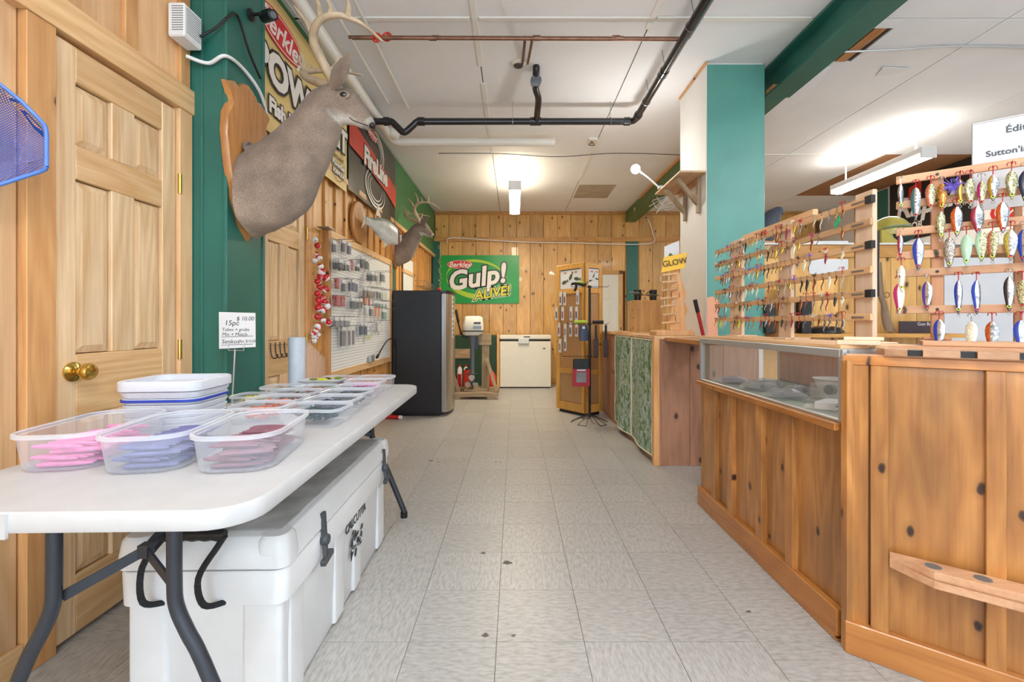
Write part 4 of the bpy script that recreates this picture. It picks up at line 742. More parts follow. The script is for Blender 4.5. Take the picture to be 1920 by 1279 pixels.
# ================================================================== PEGBOARD AND TACKLE PACKS ON THE LEFT WALL
XP = XLF + .03; py0, py1 = 3.56, 5.26
pb = thing('pegboard', 'white pegboard in a pine frame on the left wall beside the fridge', 'pegboard', (XP, 4.45, .85))
ph = lambda px, py, x=XP: P(px, py, YX(px, x))
bb('board_sheet', XLF + .014, XP, py0, py1, .72, 1.79, PEGW, pb, 0)
for a in ((py0 - .05, py0, .66, 1.85), (py1, py1 + .05, .66, 1.85)): bb('frame_side', XLF + .012, XP + .012, *a, WT, pb)
bb('frame_rail', XLF + .012, XP + .012, py0, py1, 1.79, 1.85, WDH, pb); bb('frame_rail', XLF + .012, XP + .012, py0, py1, .66, .72, WDH, pb)
G = [(623, 631, 451, 473, 2, 'dk'), (640, 648, 450, 473, 2, 'dk'), (651, 660, 455, 478, 2, 'bl'), (624, 646, 488, 505, 8, 'dk'), (661, 667, 488, 507, 1, 'rd'), (668, 674, 495, 506, 2, 'dk'), (677, 697, 484, 506, 5, 'dk'), (686, 696, 510, 527, 4, 'dk'), (703, 709, 512, 527, 2, 'gy'), (714, 725, 510, 530, 3, 'dk'), (630, 637, 523, 540, 2, 'rd'), (640, 649, 525, 547, 2, 'dk'),
     (654, 672, 525, 547, 5, 'bl'), (681, 701, 540, 560, 6, 'br'), (701, 718, 542, 560, 3, 'dk'), (719, 728, 545, 560, 2, 'cr'), (624, 643, 556, 574, 6, 'rd'), (657, 672, 559, 579, 4, 'dk'), (673, 679, 560, 578, 2, 'dk'), (680, 690, 557, 570, 2, 'or'), (691, 698, 555, 573, 1, 'rd'), (706, 728, 565, 577, 4, 'gr'), (682, 691, 573, 588, 2, 'wh'), (692, 700, 574, 593, 2, 'gy'),
     (704, 715, 577, 594, 2, 'or'), (716, 728, 580, 600, 3, 'gr'), (622, 657, 595, 612, 11, 'gy'), (639, 668, 612, 653, 5, 'ta'), (675, 689, 605, 630, 4, 'nv'), (691, 703, 606, 621, 1, 'wb'), (690, 697, 622, 636, 1, 'yg'), (705, 722, 602, 622, 4, 'wh')]
PC = {'dk': ((74, 76, 84), 'dark grey'), 'bl': ((90, 98, 134), 'slate blue'), 'rd': ((190, 58, 60), 'red'), 'gy': ((140, 138, 140), 'grey'), 'br': ((150, 118, 88), 'tan'), 'cr': ((222, 220, 196), 'cream'), 'or': ((238, 134, 52), 'orange'), 'gr': ((124, 158, 140), 'pale green'), 'wh': ((226, 226, 224), 'white'), 'ta': ((112, 108, 110), 'long smoky'), 'nv': ((56, 70, 98), 'navy'), 'wb': ((176, 190, 222), 'pale blue'), 'yg': ((198, 226, 60), 'yellow green')}
for gi, (x0, x1, y0, y1, n, c) in enumerate(G):
    hookx = XP + .1; yc = YX((x0 + x1) / 2, XP + .05)
    ztop = CH + (VY - y0) * yc / FPX; zbot = CH + (VY - y1) * yc / FPX; hgt = ztop - zbot; ya, yb_ = YX(x0, XP + .05), YX(x1, XP + .05); span = yb_ - ya
    cols = max(1, min(n, int(span / .085))); wd = min(.075, max(.035, span / cols * .8)); lab = PC[c][1]; mt = mat('pack_' + c, PC[c][0], .4, var=.3, scale=40)
    rw = 'topmost' if y0 < 480 else 'second' if y0 < 509 else 'third' if y0 < 536 else 'fourth' if y0 < 568 else 'fifth' if y0 < 590 else 'lowest'
    for k in range(n):
        col_ = k % cols; lay = k // cols; yy = ya + span * (col_ + .5) / cols; xx = XP + .03 + lay * .02 + random.uniform(0, .008)
        if lay == 0:
            MB().tube([(XP, yy, ztop + .006), (XP + .13, yy, ztop + .006), (XP + .138, yy, ztop + .016)], .0022, 5).build('peg_hook', WIRE, pb, True)
        o = thing('tackle_pack', f'{lab} tackle pack in the {rw} row of the white pegboard', 'tackle pack', (xx, yy, ztop), 0, f'{lab} packs in the {rw} row of the white pegboard')
        bx('card', (xx, yy, ztop - .012), (.0015, wd, .03), WHITE if c not in ('rd', 'or') else mt, o, 0); bx('contents', (xx + .001, yy, ztop - .022 - hgt * .42), (.006, wd * .62, hgt * .66), mt, o, .002); bx('film', (xx + .001, yy, ztop - hgt / 2), (.009, wd, hgt), PACK, o, .001)
# outlet, plug and cord below the pegboard
q = Vector((XLF + .02, 4.51, .74)); o = thing('wall_outlet', 'steel outlet box at the foot of the white pegboard', 'outlet', q); bb('box', XP + .012, XP + .04, 4.46, 4.57, .72, .79, ALU, o)
o = thing('appliance_cable', 'black plug and cord running from the outlet to the fridge', 'cable', (XP + .05, 5.0, .85)); MB().tube(smoothpath([(XP + .07, 4.62, .79), (XP + .09, 4.68, .86), (XP + .1, 4.85, .93), (XP + .08, 5.15, .93), (XP + .05, 5.29, .88), (XP + .04, 5.3, .5)], 6), .007, 8).build('cable_run', BLACK, o, True); MB().lathe([(.012, 0), (.016, .02), (.01, .06)], (XP + .06, 4.57, .755), (.1, .5, .4), 10).build('plug', BLACK, o, True)
# string of red and white floats on the casing
FW = mat('float_white', (240, 236, 236), .25, coat=.4); FRd = mat('float_red', (198, 22, 34), .22, coat=.5)
bob = [(20.5, 49.5, .9, 'w'), (25.5, 61, .95, 'r'), (23.5, 75.5, .6, 'w'), (28.5, 83.5, 1, 'r'), (20.5, 88.5, .85, 'w'), (31, 100, .95, 'w'), (33, 110, 1.2, 'w'), (30.5, 119, .95, 'r'), (41, 121, 1.15, 'r'), (26, 128, 1.0, 'r'), (29.5, 139, 1.0, 'r'), (40.5, 142.5, 1.1, 'r'), (25, 150.5, 1.0, 'r'), (33.5, 158, 1.1, 'w'), (27.5, 164, 1.2, 'r'), (39, 166, 1.0, 'r'), (43, 174.5, 1.15, 'w'), (27.5, 177.5, 1.25, 'r'), (37, 182, 1.1, 'r'), (25.5, 194, 1.0, 'r'), (36, 200.5, .9, 'r'), (46, 205, 1.15, 'w'), (26.5, 212, 1.2, 'r'), (22.5, 220, .9, 'w'), (18, 226, .8, 'r'), (26.5, 228, .8, 'w'), (18.5, 231, .8, 'w'), (23, 233, .7, 'r'), (19.5, 239, .85, 'w')]
fx = XLF + .012
sr = thing('float_string', 'knotted cord that strings the red and white floats together', 'string', (fx + .03, 3.45, 1.2))
spts = []
for i, (dx, dy, s, c) in enumerate(bob):
    r = .024 * s; xx = fx + .028 + r + (.03 if dx > 35 else 0); p = P(570 + dx, 400 + dy, YX(570 + dx, xx)); spts.append(p)
    o = thing('fishing_float', ('white fishing float with red cap' if c == 'w' else 'red fishing float with white base') + ' on the string beside the pegboard', 'float', p, 0, ('mostly white' if c == 'w' else 'mostly red') + ' floats on the string')
    th = random.uniform(0, 6.3); Mq = Matrix.Rotation(random.uniform(-1.2, 1.2), 3, 'X') @ Matrix.Rotation(random.uniform(-.8, .8), 3, 'Y')
    if c == 'r': Mq = Mq
    lw_, up_ = MB(), MB(); seg = 14
    def dome(z0, z1): return [[p + Mq @ Vector((r * math.cos(a) * math.sqrt(max(0, 1 - t * t)), r * math.sin(a) * math.sqrt(max(0, 1 - t * t)), r * t)) for a in [2 * math.pi * k / seg for k in range(seg)]] for t in [z0 + (z1 - z0) * k / 6 for k in range(7)]]
    cut = -.35 if c == 'r' else .55
    lw_.loft(dome(-.995, cut)).build('white_half', FW, o, True); up_.loft(dome(cut, .995)).build('red_half', FRd, o, True); MB().lathe([(.004, -r * 1.12), (.004, r * 1.12)], p, Mq @ Vector((0, 0, 1)), 8).build('button', GREYM, o, True)
back = lambda v, dz=0: Vector((fx + .017, v.y, v.z + dz)); MB().tube([back(spts[0], .2)] + [back(v) for v in spts] + [back(spts[-1], -.06)], .0016, 5).build('cord_run', OFFW, sr); bb('wire_hanger', fx, fx + .09, 3.37, 3.49, 1.832, 1.838, WIRE, sr, 0)
# small pegboard panel and hooks beyond the fridge
o = thing('small_pegboard', 'small white pegboard panel in pine frame behind the deer', 'pegboard', (XLF + .02, 6.5, 1.5)); bb('board_sheet', XLF + .013, XLF + .022, 5.95, 6.5, 1.35, 2.0, PEGW, o, 0); bb('frame_rail', XLF + .012, XLF + .035, 5.9, 6.55, 1.78, 1.83, WDH, o); bb('frame_side', XLF + .012, XLF + .035, 6.5, 6.55, 1.3, 2.02, WT, o)
o = thing('hook_rail', 'row of black iron hooks on the far pine door', 'hook rail', (XLF, 2.9, .9))
for k in range(5): yy = 2.74 + k * .055; MB().tube(smoothpath([(XLF + .005, yy, .99), (XLF + .01, yy, .92), (XLF + .025, yy, .895), (XLF + .045, yy, .9), (XLF + .05, yy, .92)], 4), .0035, 6).build('hook', BLACKM, o, True)
bb('back_plate', XLF - .002, XLF + .004, 2.72, 2.98, .975, .995, WDH, o)
# ================================================================== FRIDGE, MOTOR, FREEZER
fr = thing('fridge', 'tall black fridge with a silver curved door on the left side', 'fridge', (-1.17, 5.62, 0))
bb('cabinet', -1.46, -.875, 5.33, 5.93, .03, 1.5, mat('fridge_black', (24, 27, 34), .38, bump=.08, scale=120), fr, .006); bb('plinth', -1.44, -.9, 5.35, 5.91, 0, .03, BLACK, fr)
mm = MB(); sec = [(-.872, 5.335), (-.83, 5.335), (-.8, 5.36), (-.775, 5.45), (-.765, 5.63), (-.775, 5.81), (-.8, 5.9), (-.83, 5.925), (-.872, 5.925)]
mm.loft([[Vector((x, y, z)) for x, y in sec] for z in (.05, 1.46)]); mm.build('door', mat('fridge_silver', (176, 166, 152), .3, .75, var=.05), fr, True); mm = MB(); mm.loft([[Vector((x + .004 * (x > -.87), y, z)) for x, y in sec] for z in (1.462, 1.5)]); mm.build('top_trim', BLACK, fr, True)
bb('edge_trim', -.872, -.835, 5.322, 5.334, .05, 1.46, STEEL, fr, .003)
for z0, z1 in ((1.2, 1.44), (.93, 1.18)):
    st_ = bb('sticker', -.7715, -.767, 5.5, 5.58, z0, z1, PAPER, fr, 0)
    for k in range(4): bb('sticker_print', -.7672, -.7655, 5.52, 5.56, z0 + .02 + .055 * k, z0 + .05 + .055 * k, INK, fr, 0)
tag(MB().ball((-.93, 5.5, 1.523), .026, 12).build('rubber_ball', REDP, None, True), 'small red float resting on top of the black fridge', 'float')
ms = thing('motor_stand', 'weathered wooden stand made of boards holding the outboard motor', 'stand', (-.58, 6.75, 0)); YM = 6.85
for yy in (6.55, 7.05): bb('base_rail', -.93, -.24, yy - .05, yy + .05, .04, .1, WSX, ms); [bb('skid', x - .05, x + .05, yy - .05, yy + .05, 0, .04, WSX, ms) for x in (-.85, -.35)]
bb('cross_rail', -.75, -.4, 6.6, 7.0, .1, .135, WSX, ms); bb('post', -.5, -.39, 6.78, 6.86, .13, .93, WS, ms); bb('transom', -.62, -.36, 6.76, 6.88, .78, .95, WSX, ms)
for x0, x1 in ((-.42, -.26), (-.86, -.96)): MB().bar((x1 + (.0 if x0 > -.5 else .14), 6.57, .1), (x0 if x0 > -.5 else -.98, 6.57 if x0 < -.5 else 6.7, .58), .04, .08, (0, 1, 0)).build('diagonal_brace', WS, ms)
om = thing('outboard_motor', 'cream and grey outboard motor clamped to the wooden stand', 'outboard motor', (-.62, 6.68, .14)); mx, my = -.63, 6.66
q = lambda w, d, z, r=.05, ox=0: [Vector((mx + ox + x, my + y, z)) for x, y in rrect(w, d, r, 5)]
MB().loft([q(.22, .16, .93, .05, .0), q(.3, .2, .97, .06, .01), q(.31, .21, 1.08, .06, .01), q(.27, .19, 1.19, .06, .015), q(.2, .14, 1.215, .05, .015)]).build('cowl', OFFW, om, True); MB().loft([q(.312, .214, .985, .06, .01), q(.314, .216, 1.0, .06, .01)]).build('cowl_stripe', BLACK, om, True)
bb('badge', mx + .03, mx + .13, my - .109, my - .103, 1.1, 1.125, GREYM, om, 0); bb('badge', mx + .02, mx + .14, my - .112, my - .106, 1.03, 1.07, mat('badge_blue_grey', (146, 158, 176), .4), om, 0)
MB().loft([q(.13, .12, .94, .03), q(.1, .1, .82, .03), q(.065, .08, .7, .02), q(.06, .075, .4, .02), q(.075, .09, .36, .02)]).build('leg_housing', mat('motor_grey', (92, 98, 104), .4, .3), om, True); bb('cavitation_plate', mx - .1, mx + .07, my - .06, my + .06, .35, .36, GREYM, om, .003)
MB().lathe([(.01, -.14), (.04, -.08), (.045, .03), (.035, .1), (.012, .13)], (mx, my, .245), (0, 1, 0), 14).build('gear_case', GREYM, om, True); MB().box(mx - .008, mx + .008, my - .06, my + .05, .145, .23).build('skeg', GREYM, om)
for k in range(3):
    a = R(90 + 120 * k); c = Vector((mx, my - .13, .245)); u, v = Vector((math.cos(a), 0, math.sin(a))), Vector((-math.sin(a), 0, math.cos(a))); pl_ = [c + u * r_ + v * w_ + Vector((0, tw, 0)) for r_, w_, tw in ((.02, -.015, .01), (.06, -.045, .03), (.1, -.035, .025), (.11, .01, 0), (.08, .045, -.025), (.02, .015, -.01))]
    MB().loft([pl_, [p + Vector((0, .006, 0)) for p in pl_]]).build('propeller_blade', ALU, om)
MB().bar((mx + .03, my + .06, .9), (mx + .03, my + .06, .72), .1, .05, (0, 1, 0)).build('clamp_bracket', GREYM, om); MB().tube(smoothpath([(mx - .06, my, .9), (mx - .14, my - .02, .92), (mx - .2, my - .02, 1.08), (mx - .24, my - .02, 1.3)], 4), .014, 8).build('tiller', GREYM, om, True); MB().tube([(mx - .205, my - .02, 1.12), (mx - .245, my - .02, 1.31)], .02, 10).build('tiller_grip', BLACK, om, True)
o = thing('green_cabinet', 'low dark green cabinet panel behind the outboard motor', 'cabinet', (-.72, 7.7, 0)); bb('side', -1.12, -.3, 7.5, 8.1, 0, .9, mat('dark_green_panel', (40, 72, 48), .5), o); bb('wood_band', -1.1, -.75, 7.485, 7.5, .52, .68, WSX, o); bb('edge_board', -.3, -.26, 7.46, 8.1, 0, .92, WB, o)
for k, x in enumerate((-.9, -.8)): o = thing('oil_bottle', 'white and red oil bottle standing before the dark green cabinet', 'bottle', (x, 7.32, 0), 0, 'oil bottles by the motor stand'); MB().loft([[Vector((x + a, 7.32 + b, z)) for a, b in rrect(w, d, .01, 3)] for w, d, z in ((.07, .05, 0), (.075, .055, .2), (.07, .05, .36), (.03, .03, .4))]).build('bottle_body', WHITE, o, True); bb('label', x - .03, x + .03, 7.287, 7.292, .06, .28, REDP, o, 0); MB().lathe([(.018, .4), (.018, .43)], (x, 7.32, 0), (0, 0, 1), 12).build('cap', REDP, o, True)
o = thing('fuel_can', 'small red fuel can beside the propeller', 'fuel can', (-.74, 6.95, .0)); MB().loft([[Vector((-.76 + a, 7.17 + b, z)) for a, b in rrect(w, .1, .02, 3)] for w, z in ((.12, 0), (.13, .3), (.11, .36))]).build('can', mat('can_red', (214, 58, 36), .4), o, True); bb('can_spout', -.79, -.75, 7.15, 7.19, .36, .39, BLACK, o)
tag(MB().lathe([(.06, 0), (.075, .02), (.075, .25), (.04, .32), (.02, .34)], (-.38, 7.25, 0), (0, 0, 1), 16).build('red_jug', mat('can_red', (214, 58, 36), .4), None, True), 'tall rounded red jug behind the stand brace', 'jug')
fz_ = thing('chest_freezer', 'white chest freezer with a slightly raised lid at the back wall', 'freezer', (.18, 7.9, 0))
bb('body', -.255, .615, 7.64, 8.15, .02, .80, OFFW, fz_, .008); bb('foot_plate', -.24, .6, 7.66, 8.1, 0, .02, BLACK, fz_); bb('gasket', -.24, .6, 7.66, 8.12, .8, .835, BLACK, fz_); bb('lid', -.26, .62, 7.62, 8.15, .835, .905, OFFW, fz_, .012); bb('handle', .06, .24, 7.6, 7.63, .76, .85, mat('freezer_handle', (214, 216, 214), .3), fz_, .006); bb('badge', .48, .52, 7.636, 7.64, .67, .685, GREYM, fz_, 0)
bb('lid_label', .15, .26, 7.616, 7.62, .87, .885, INK, fz_, 0)
# ================================================================== DISPLAY TOWER AND WIRE SPINNER
A = Vector((.83, 5.28, 0)); u1 = Vector((-.32, .41, 0)).normalized(); u2 = Vector((.41, .32, 0)).normalized(); w1, w2, H = .5, .31, 1.83
dt = thing('display_tower', 'tall pine framed pegboard display tower with fish picture header', 'display stand', A + u1 * w1 / 2 + u2 * w2 / 2)
WY = wood('tower_pine', (228, 176, 92), (206, 148, 66), (96, 54, 20), rough=.4, knot=.03)
def side(P0, u, n, w, first):
    rz = math.atan2(u.y, u.x); c = lambda a, z, d=0: P0 + u * a + n * d + Vector((0, 0, z))
    for a in (.03, w - .03): bx('frame_post', c(a, H / 2 + .02, -.012), (.06, .024, H - .04), WY, dt, .002, rz)
    for z in (H - .03, 1.5, .52, .09): bx('frame_rail', c(w / 2, z, -.012), (w - .12, .022, .06 if z != .09 else .1), WY, dt, .002, rz)
    bx('peg_panel', c(w / 2, 1.01, -.018), (w - .12, .008, .93), PEGB, dt, 0, rz); bx('lower_panel', c(w / 2, .32, -.018), (w - .12, .008, .35), CARDB if 0 else mat('hardboard', (176, 136, 92), .7), dt, 0, rz)
    bx('header_sign', c(w / 2, 1.665, -.014), (w - .13, .006, .26), PAPER, dt, 0, rz); Mh = frame(c(w / 2, 1.665, -.009), (-u if first else u), (0, 0, 1))
    kw = .17 if first else .08
    for j in range(12 if first else 6): flat(Mh, [(0, 0), (.022, 0), (.022, .018), (0, .018)], mat('print_dark', (70, 66, 70), .6), dt, 'print_mark', .0006, -kw + j * .028, .095, 0)
    for j in (-.7, .35): flat(Mh, [(0, 0), (.05, 0), (.05, .02), (0, .02)], mat('print_tan', (196, 150, 108), .6), dt, 'print_mark', .0006, j * kw, .055, 0)
    fm = mat('print_olive', (78, 86, 52), .6)
    for k, (dx, dy, rot) in enumerate(((-.11, -.05, 15), (0, .01, 60), (.1, -.02, -10))):
        s = 1 if first else .55; fish = [(-.05, 0), (-.02, .022), (.02, .02), (.045, .006), (.07, .025), (.065, -.02), (.045, -.004), (.02, -.018), (-.02, -.02)]; flat(Mh, [(x * s, y * s) for x, y in fish], fm, dt, 'fish_print', .0006, dx * s, dy, 0, rot)
n1 = Vector((-.41, -.32, 0)).normalized(); n2 = Vector((.32, -.41, 0)).normalized()
side(A, u1, n1, w1, True); side(A, u2, n2, w2, False); side(A + u2 * w2, u1, -n1, w1, False); side(A + u1 * w1, u2, -n2, w2, False)
cc = A + u1 * w1 / 2 + u2 * w2 / 2; bx('top_board', cc + Vector((0, 0, H - .005)), (w1, w2, .012), WY, dt, .002, math.atan2(u1.y, u1.x)); bx('base', cc + Vector((0, 0, .02)), (w1 - .06, w2 - .06, .04), BLACK, dt, .002, math.atan2(u1.y, u1.x))
for k, (px, py) in enumerate(((1054, 560), (1062, 560), (1086, 558), (1046, 588), (1058, 588), (1074, 588), (1084, 588), (1051, 618), (1063, 620), (1073, 618), (1084, 618), (1053, 648), (1063, 645))):
    a = ((px - 1041) / (1096 - 1041)); a = w1 * (1 - a); yy = (A + u1 * a).y; z = CH + (VY - py) * yy / FPX; c = A + u1 * a + n1 * .035 + Vector((0, 0, z)); rz = math.atan2(u1.y, u1.x)
    o = thing('spoon_pack', 'slim carded spoon lure hanging on the display tower', 'tackle pack', c, 0, 'carded spoons on the display tower'); bx('card', c, (.045, .002, .17), PAPER, o, 0, rz); bx('lure', c + n1 * .006 - Vector((0, 0, .015)), (.016, .006, .08), mat(('lure_dark', 'lure_wine', 'lure_tan')[k % 3], ((62, 58, 60), (130, 52, 60), (140, 112, 84))[k % 3], .4), o, .002, rz); MB().tube([c + Vector((0, 0, .075)) - n1 * .034, c + Vector((0, 0, .075)) + n1 * .04], .002, 5).build('peg', WIRE, o)
sp = thing('wire_spinner', 'black wire spinner rack standing before the display tower', 'display rack', (.835, 5.0, 0)); sx, sy = .835, 5.0
MB().lathe([(.014, .06), (.014, 1.53)], (sx, sy, 0), (0, 0, 1), 10).build('pole', BLACKM, sp, True)
for k in range(5):
    a = R(72 * k + 20); d = Vector((math.cos(a), math.sin(a), 0)); t = Vector((-d.y, d.x, 0)); c = Vector((sx, sy, 0)); MB().tube([c + Vector((0, 0, .1)), c + d * .2 + t * .05 + Vector((0, 0, .005)), c + d * .2 - t * .05 + Vector((0, 0, .005)), c + Vector((0, 0, .1))], .004, 6).build('foot_loop', BLACKM, sp, True)
arms = {1.515: [(-1, .0, .2), (1, 0, .2)], 1.1: [(-1, 0, .24), (1, 0, .2)],   .74: [(-1, 0, .3), (.2, -1, .2)]}
for z, l in arms.items():
    for dx, dy, ln in l: c = Vector((sx, sy, z)); d = Vector((dx, dy, 0)).normalized(); MB().tube([c, c + d * ln, c + d * (ln + .012) + Vector((0, 0, .016))], .0035, 6).build('arm', BLACKM, sp, True)
    MB().lathe([(.022, z - .012), (.022, z + .012)], (sx, sy, 0), (0, 0, 1), 10).build('collar', BLACKM, sp, True)
YG = mat('lime_glove', (178, 206, 60), .6); o = thing('filleting_glove', 'black and lime glove draped over the upper spinner arm', 'glove', (sx - .1, sy, 1.5)); MB().loft([[Vector((sx - .205 + .028 * k, sy + .02 * math.cos(a), 1.545 + .016 * math.sin(a) + .008 * math.sin(k))) for a in [R(45 * j) for j in range(8)]] for k in range(7)]).build('cuff', BLACK, o, True); MB().tube(smoothpath([(sx - .15, sy - .024, 1.545), (sx - .16, sy - .038, 1.49), (sx - .18, sy - .038, 1.47)], 3), .014, 8).build('finger', BLACK, o, True); MB().ball((sx - .1, sy - .01, 1.566), .03, 8, (1.5, .7, .35)).build('lime_patch', YG, o, True)
o = thing('lime_strap_bundle', 'lime and black bundle lying along the middle spinner arm', 'glove', (sx, sy, 1.1)); MB().loft([[Vector((sx - .175 + .045 * k, sy - .01 + .025 * math.cos(a), 1.1235 + .018 * math.sin(a))) for a in [R(45 * j) for j in range(8)]] for k in range(4)]).build('lime_part', YG, o, True); MB().loft([[Vector((sx + .03 + .03 * k, sy - .01 + .025 * math.cos(a), 1.1235 + .018 * math.sin(a))) for a in [R(45 * j) for j in range(8)]] for k in range(5)]).build('black_part', BLACK, o, True)
o = thing('hanging_pouch', 'small blue and black pouch hanging from the middle spinner arm', 'pouch', (sx - .1, sy - .03, .92)); MB().loft([[Vector((sx - .07 + x, sy - .035 + y, z)) for x, y in rrect(w, .03, .012, 3)] for w, z in ((.1, .915), (.1, 1.0), (.085, 1.09))]).build('pouch_body', mat('pouch_navy', (52, 62, 92), .4), o, True); MB().lathe([(.016, 0), (.014, .004)], (sx - .075, sy - .052, 1.06), (0, -1, 0), 12).build('button', PAPER, o, True)
for k, x in enumerate((.09, .2)):
    o = thing('knife_sheath', 'dark sheath with black handle hanging on the right spinner arm', 'knife', (sx + x - .02, sy, .8), 0, 'sheathed knives on the wire spinner'); bx('sheath', (sx + x - .02, sy - .005, .83), (.05, .02, .2), mat('sheath_plum', (64, 46, 50), .5), o, .004); bx('handle', (sx + x - .02, sy - .005, 1.01), (.026, .02, .16), BLACK, o, .005)
o = thing('net_bag_pack', 'black bag with red printed card on the lower spinner arm', 'package', (sx - .1, sy - .03, .5)); bx('bag', (sx - .1, sy - .03, .655), (.18, .04, .12), BLACK, o, .008); bx('card', (sx - .1, sy - .03, .51), (.19, .035, .2), mat('card_crimson', (176, 36, 58), .5), o, .003); bx('photo', (sx - .1, sy - .0485, .51), (.11, .002, .11), mat('card_grey_photo', (140, 140, 144), .5, var=.3, scale=9), o, 0); bx('title_strip', (sx - .1, sy - .0485, .59), (.1, .002, .016), PAPER, o, 0)

# ================================================================== GLASS-CASE COUNTER
XC = 1.14
gcn = thing('glass_case_counter', 'honey pine counter with an aluminium framed glass display case on top', 'counter', (1.4, 2.15, 0))
YN, YFc = 1.56, 2.735
bb('carcass', XC + .03, 1.7, YN + .02, YFc - .01, .02, .735, WC, gcn)
edges = [YN, 1.815, 2.045, 2.32, 2.52, YFc]
for a, b in zip(edges[:-1], edges[1:]):
    bb('board', XC + .008, XC + .03, a, b - .002, .1, .735, WC, gcn)
for b in edges[1:-1]: bb('batten', XC - .014, XC + .008, b, b + .055, .1, .735, WC, gcn, .002)
bb('end_board', XC + .008, XC + .06, YFc - .01, YFc + .012, .02, .735, WC, gcn)
bb('plinth', XC - .02, XC + .008, YN, YFc + .015, 0, .112, WCH, gcn, .003)
bb('ledge', XC - .03, XC + .06, YN - .005, YFc + .015, .735, .762, WCH, gcn, .003)
# case: frame, panes, deck
zc0, zc1 = .762, 1.02; xa, xb_ = XC + .005, 1.62
for (x, y) in ((xa, YN), (xa, YFc), (xb_, YN), (xb_, YFc)): bb('frame_post', x - .012, x + .012, y - .012, y + .012, zc0, zc1, ALU, gcn, .002)
for x in (xa, xb_): bb('frame_rail', x - .014, x + .014, YN, YFc, zc1 - .03, zc1, ALU, gcn, .003); bb('frame_rail', x - .01, x + .01, YN, YFc, zc0, zc0 + .01, ALU, gcn, .002)
for yy in (YN, YFc): bb('frame_rail', xa, xb_, yy - .012, yy + .012, zc1 - .03, zc1, ALU, gcn, .003)
bb('glass_pane', xa - .002, xa + .002, YN + .012, YFc - .012, zc0 + .008, zc1 - .03, GLASS, gcn, 0); bb('glass_pane', xa + .012, xb_ - .012, YFc - .002, YFc + .002, zc0 + .008, zc1 - .03, GLASS, gcn, 0); bb('glass_pane', xa + .012, xb_ - .012, YN - .002, YN + .002, zc0 + .008, zc1 - .03, GLASS, gcn, 0)
bb('deck', XC + .03, 1.7, YN, YFc, .75, .763, mat('case_deck_grey_green', (150, 160, 152), .5), gcn, 0)
bb('back_panel', xb_ - .01, xb_ + .008, 1.98, YFc, zc0, zc1 - .03, WP, gcn); bb('shelf_standard', xb_ - .03, xb_ - .015, 1.96, 1.98, zc0, zc1 - .03, STEEL, gcn)
bb('top_plank', XC - .002, XC + .1, YN + .005, YFc, 1.02, 1.034, WRY, gcn); bb('top_plank', 1.26, 1.41, YN + .005, YFc, 1.02, 1.034, WRY, gcn); bb('glass_top', XC + .1, 1.26, YN + .012, YFc - .012, 1.021, 1.026, GLASS, gcn, 0); bb('glass_top', 1.41, 1.62, YN + .012, YFc - .012, 1.021, 1.026, GLASS, gcn, 0)
# clutter in the case
for k in range(5):
    c = Vector((1.25 + .12 * (k % 2), 2.56 - .125 * k, .766)); o = thing('bait_bag', 'crumpled clear bag of purple grey soft baits in the glass case', 'bag', c, random.uniform(-.6, .6), 'crumpled bait bags in the glass case')
    o.location.z = .764
    mm = MB(); loops = []
    for z, s in ((0, .75), (.012, 1), (.03, .8), (.042, .3)): loops.append([Vector((.085 * s * math.cos(a) * (1 + .18 * math.sin(5 * a + k)), .06 * s * math.sin(a) * (1 + .2 * math.cos(4 * a + k)), z + .006 * math.sin(3 * a + k) * (z > 0))) for a in [R(18 * j) for j in range(20)]])
    mm.loft(loops); mm.build('bag_film', FILM, o, True, local=True); MB().ball((0, 0, .018), .068, 10, (1, .7, .26)).build('bag_contents', mat(('bag_purple', 'bag_grey', 'bag_moss')[k % 3], ((96, 84, 112), (112, 116, 122), (90, 104, 92))[k % 3], .4), o, True, local=True)
o = thing('white_bowl', 'white plastic bowl standing in the glass case', 'bowl', (1.49, 2.08, .763)); MB().lathe([(.06, .7637), (.085, .85), (.092, .852), (.08, .845), (.056, .77)], (1.49, 2.08, 0), (0, 0, 1), 24).build('bowl', WHITE, o, True)
o = thing('hook_box', 'flat white box with printed side lying in the glass case', 'box', (1.29, 1.83, .763), R(38)); MB().box(-.07, .07, -.035, .035, .001, .03).build('box', PAPER, o, local=True, bev=.002)
for k in range(9): MB().box(-.055 + .012 * k, -.047 + .012 * k, -.0358, -.035, .013, .019).build('print_mark', INK, o, local=True)
o = thing('clear_hook_case', 'clear plastic box with a black clamp inside the glass case', 'box', (1.33, 1.92, .793), R(20)); MB().box(-.05, .05, -.03, .03, 0, .06).build('clear_box', PACK, o, local=True); MB().lathe([(.022, 0), (.022, .025)], (.02, 0, .03), (1, 0, 0), 12).build('black_clamp', BLACK, o, True, local=True)
for k, (x, y) in enumerate(((1.5, 1.72), (1.54, 1.78))):
    o = thing('white_jar', 'small white capped jar at the back of the glass case', 'jar', (x, y, .763), 0, 'white jars in the glass case'); MB().lathe([(.028, .7637), (.03, .82), (.026, .83)], (x, y, 0), (0, 0, 1), 16).build('jar_body', mat('jar_pink', (216, 188, 176), .4), o, True); MB().lathe([(.028, .83), (.028, .85)], (x, y, 0), (0, 0, 1), 16).build('jar_cap', WHITE, o, True)
o = thing('grey_bag_pile', 'pile of folded grey bags in the corner of the glass case', 'bag', (1.46, 1.66, .763)); mm = MB(); mm.loft([[Vector((1.48 + x * s, 1.645 + y * s, z + .006 * math.sin(i))) for i, (x, y) in enumerate(rrect(.16, .12, .03, 4))] for s, z in ((1, .7705), (1.05, .79), (.9, .815), (.7, .83))]); mm.build('bag_folds', mat('bag_dark_grey', (92, 94, 98), .35, var=.4, scale=30, bump=.4), o, True)
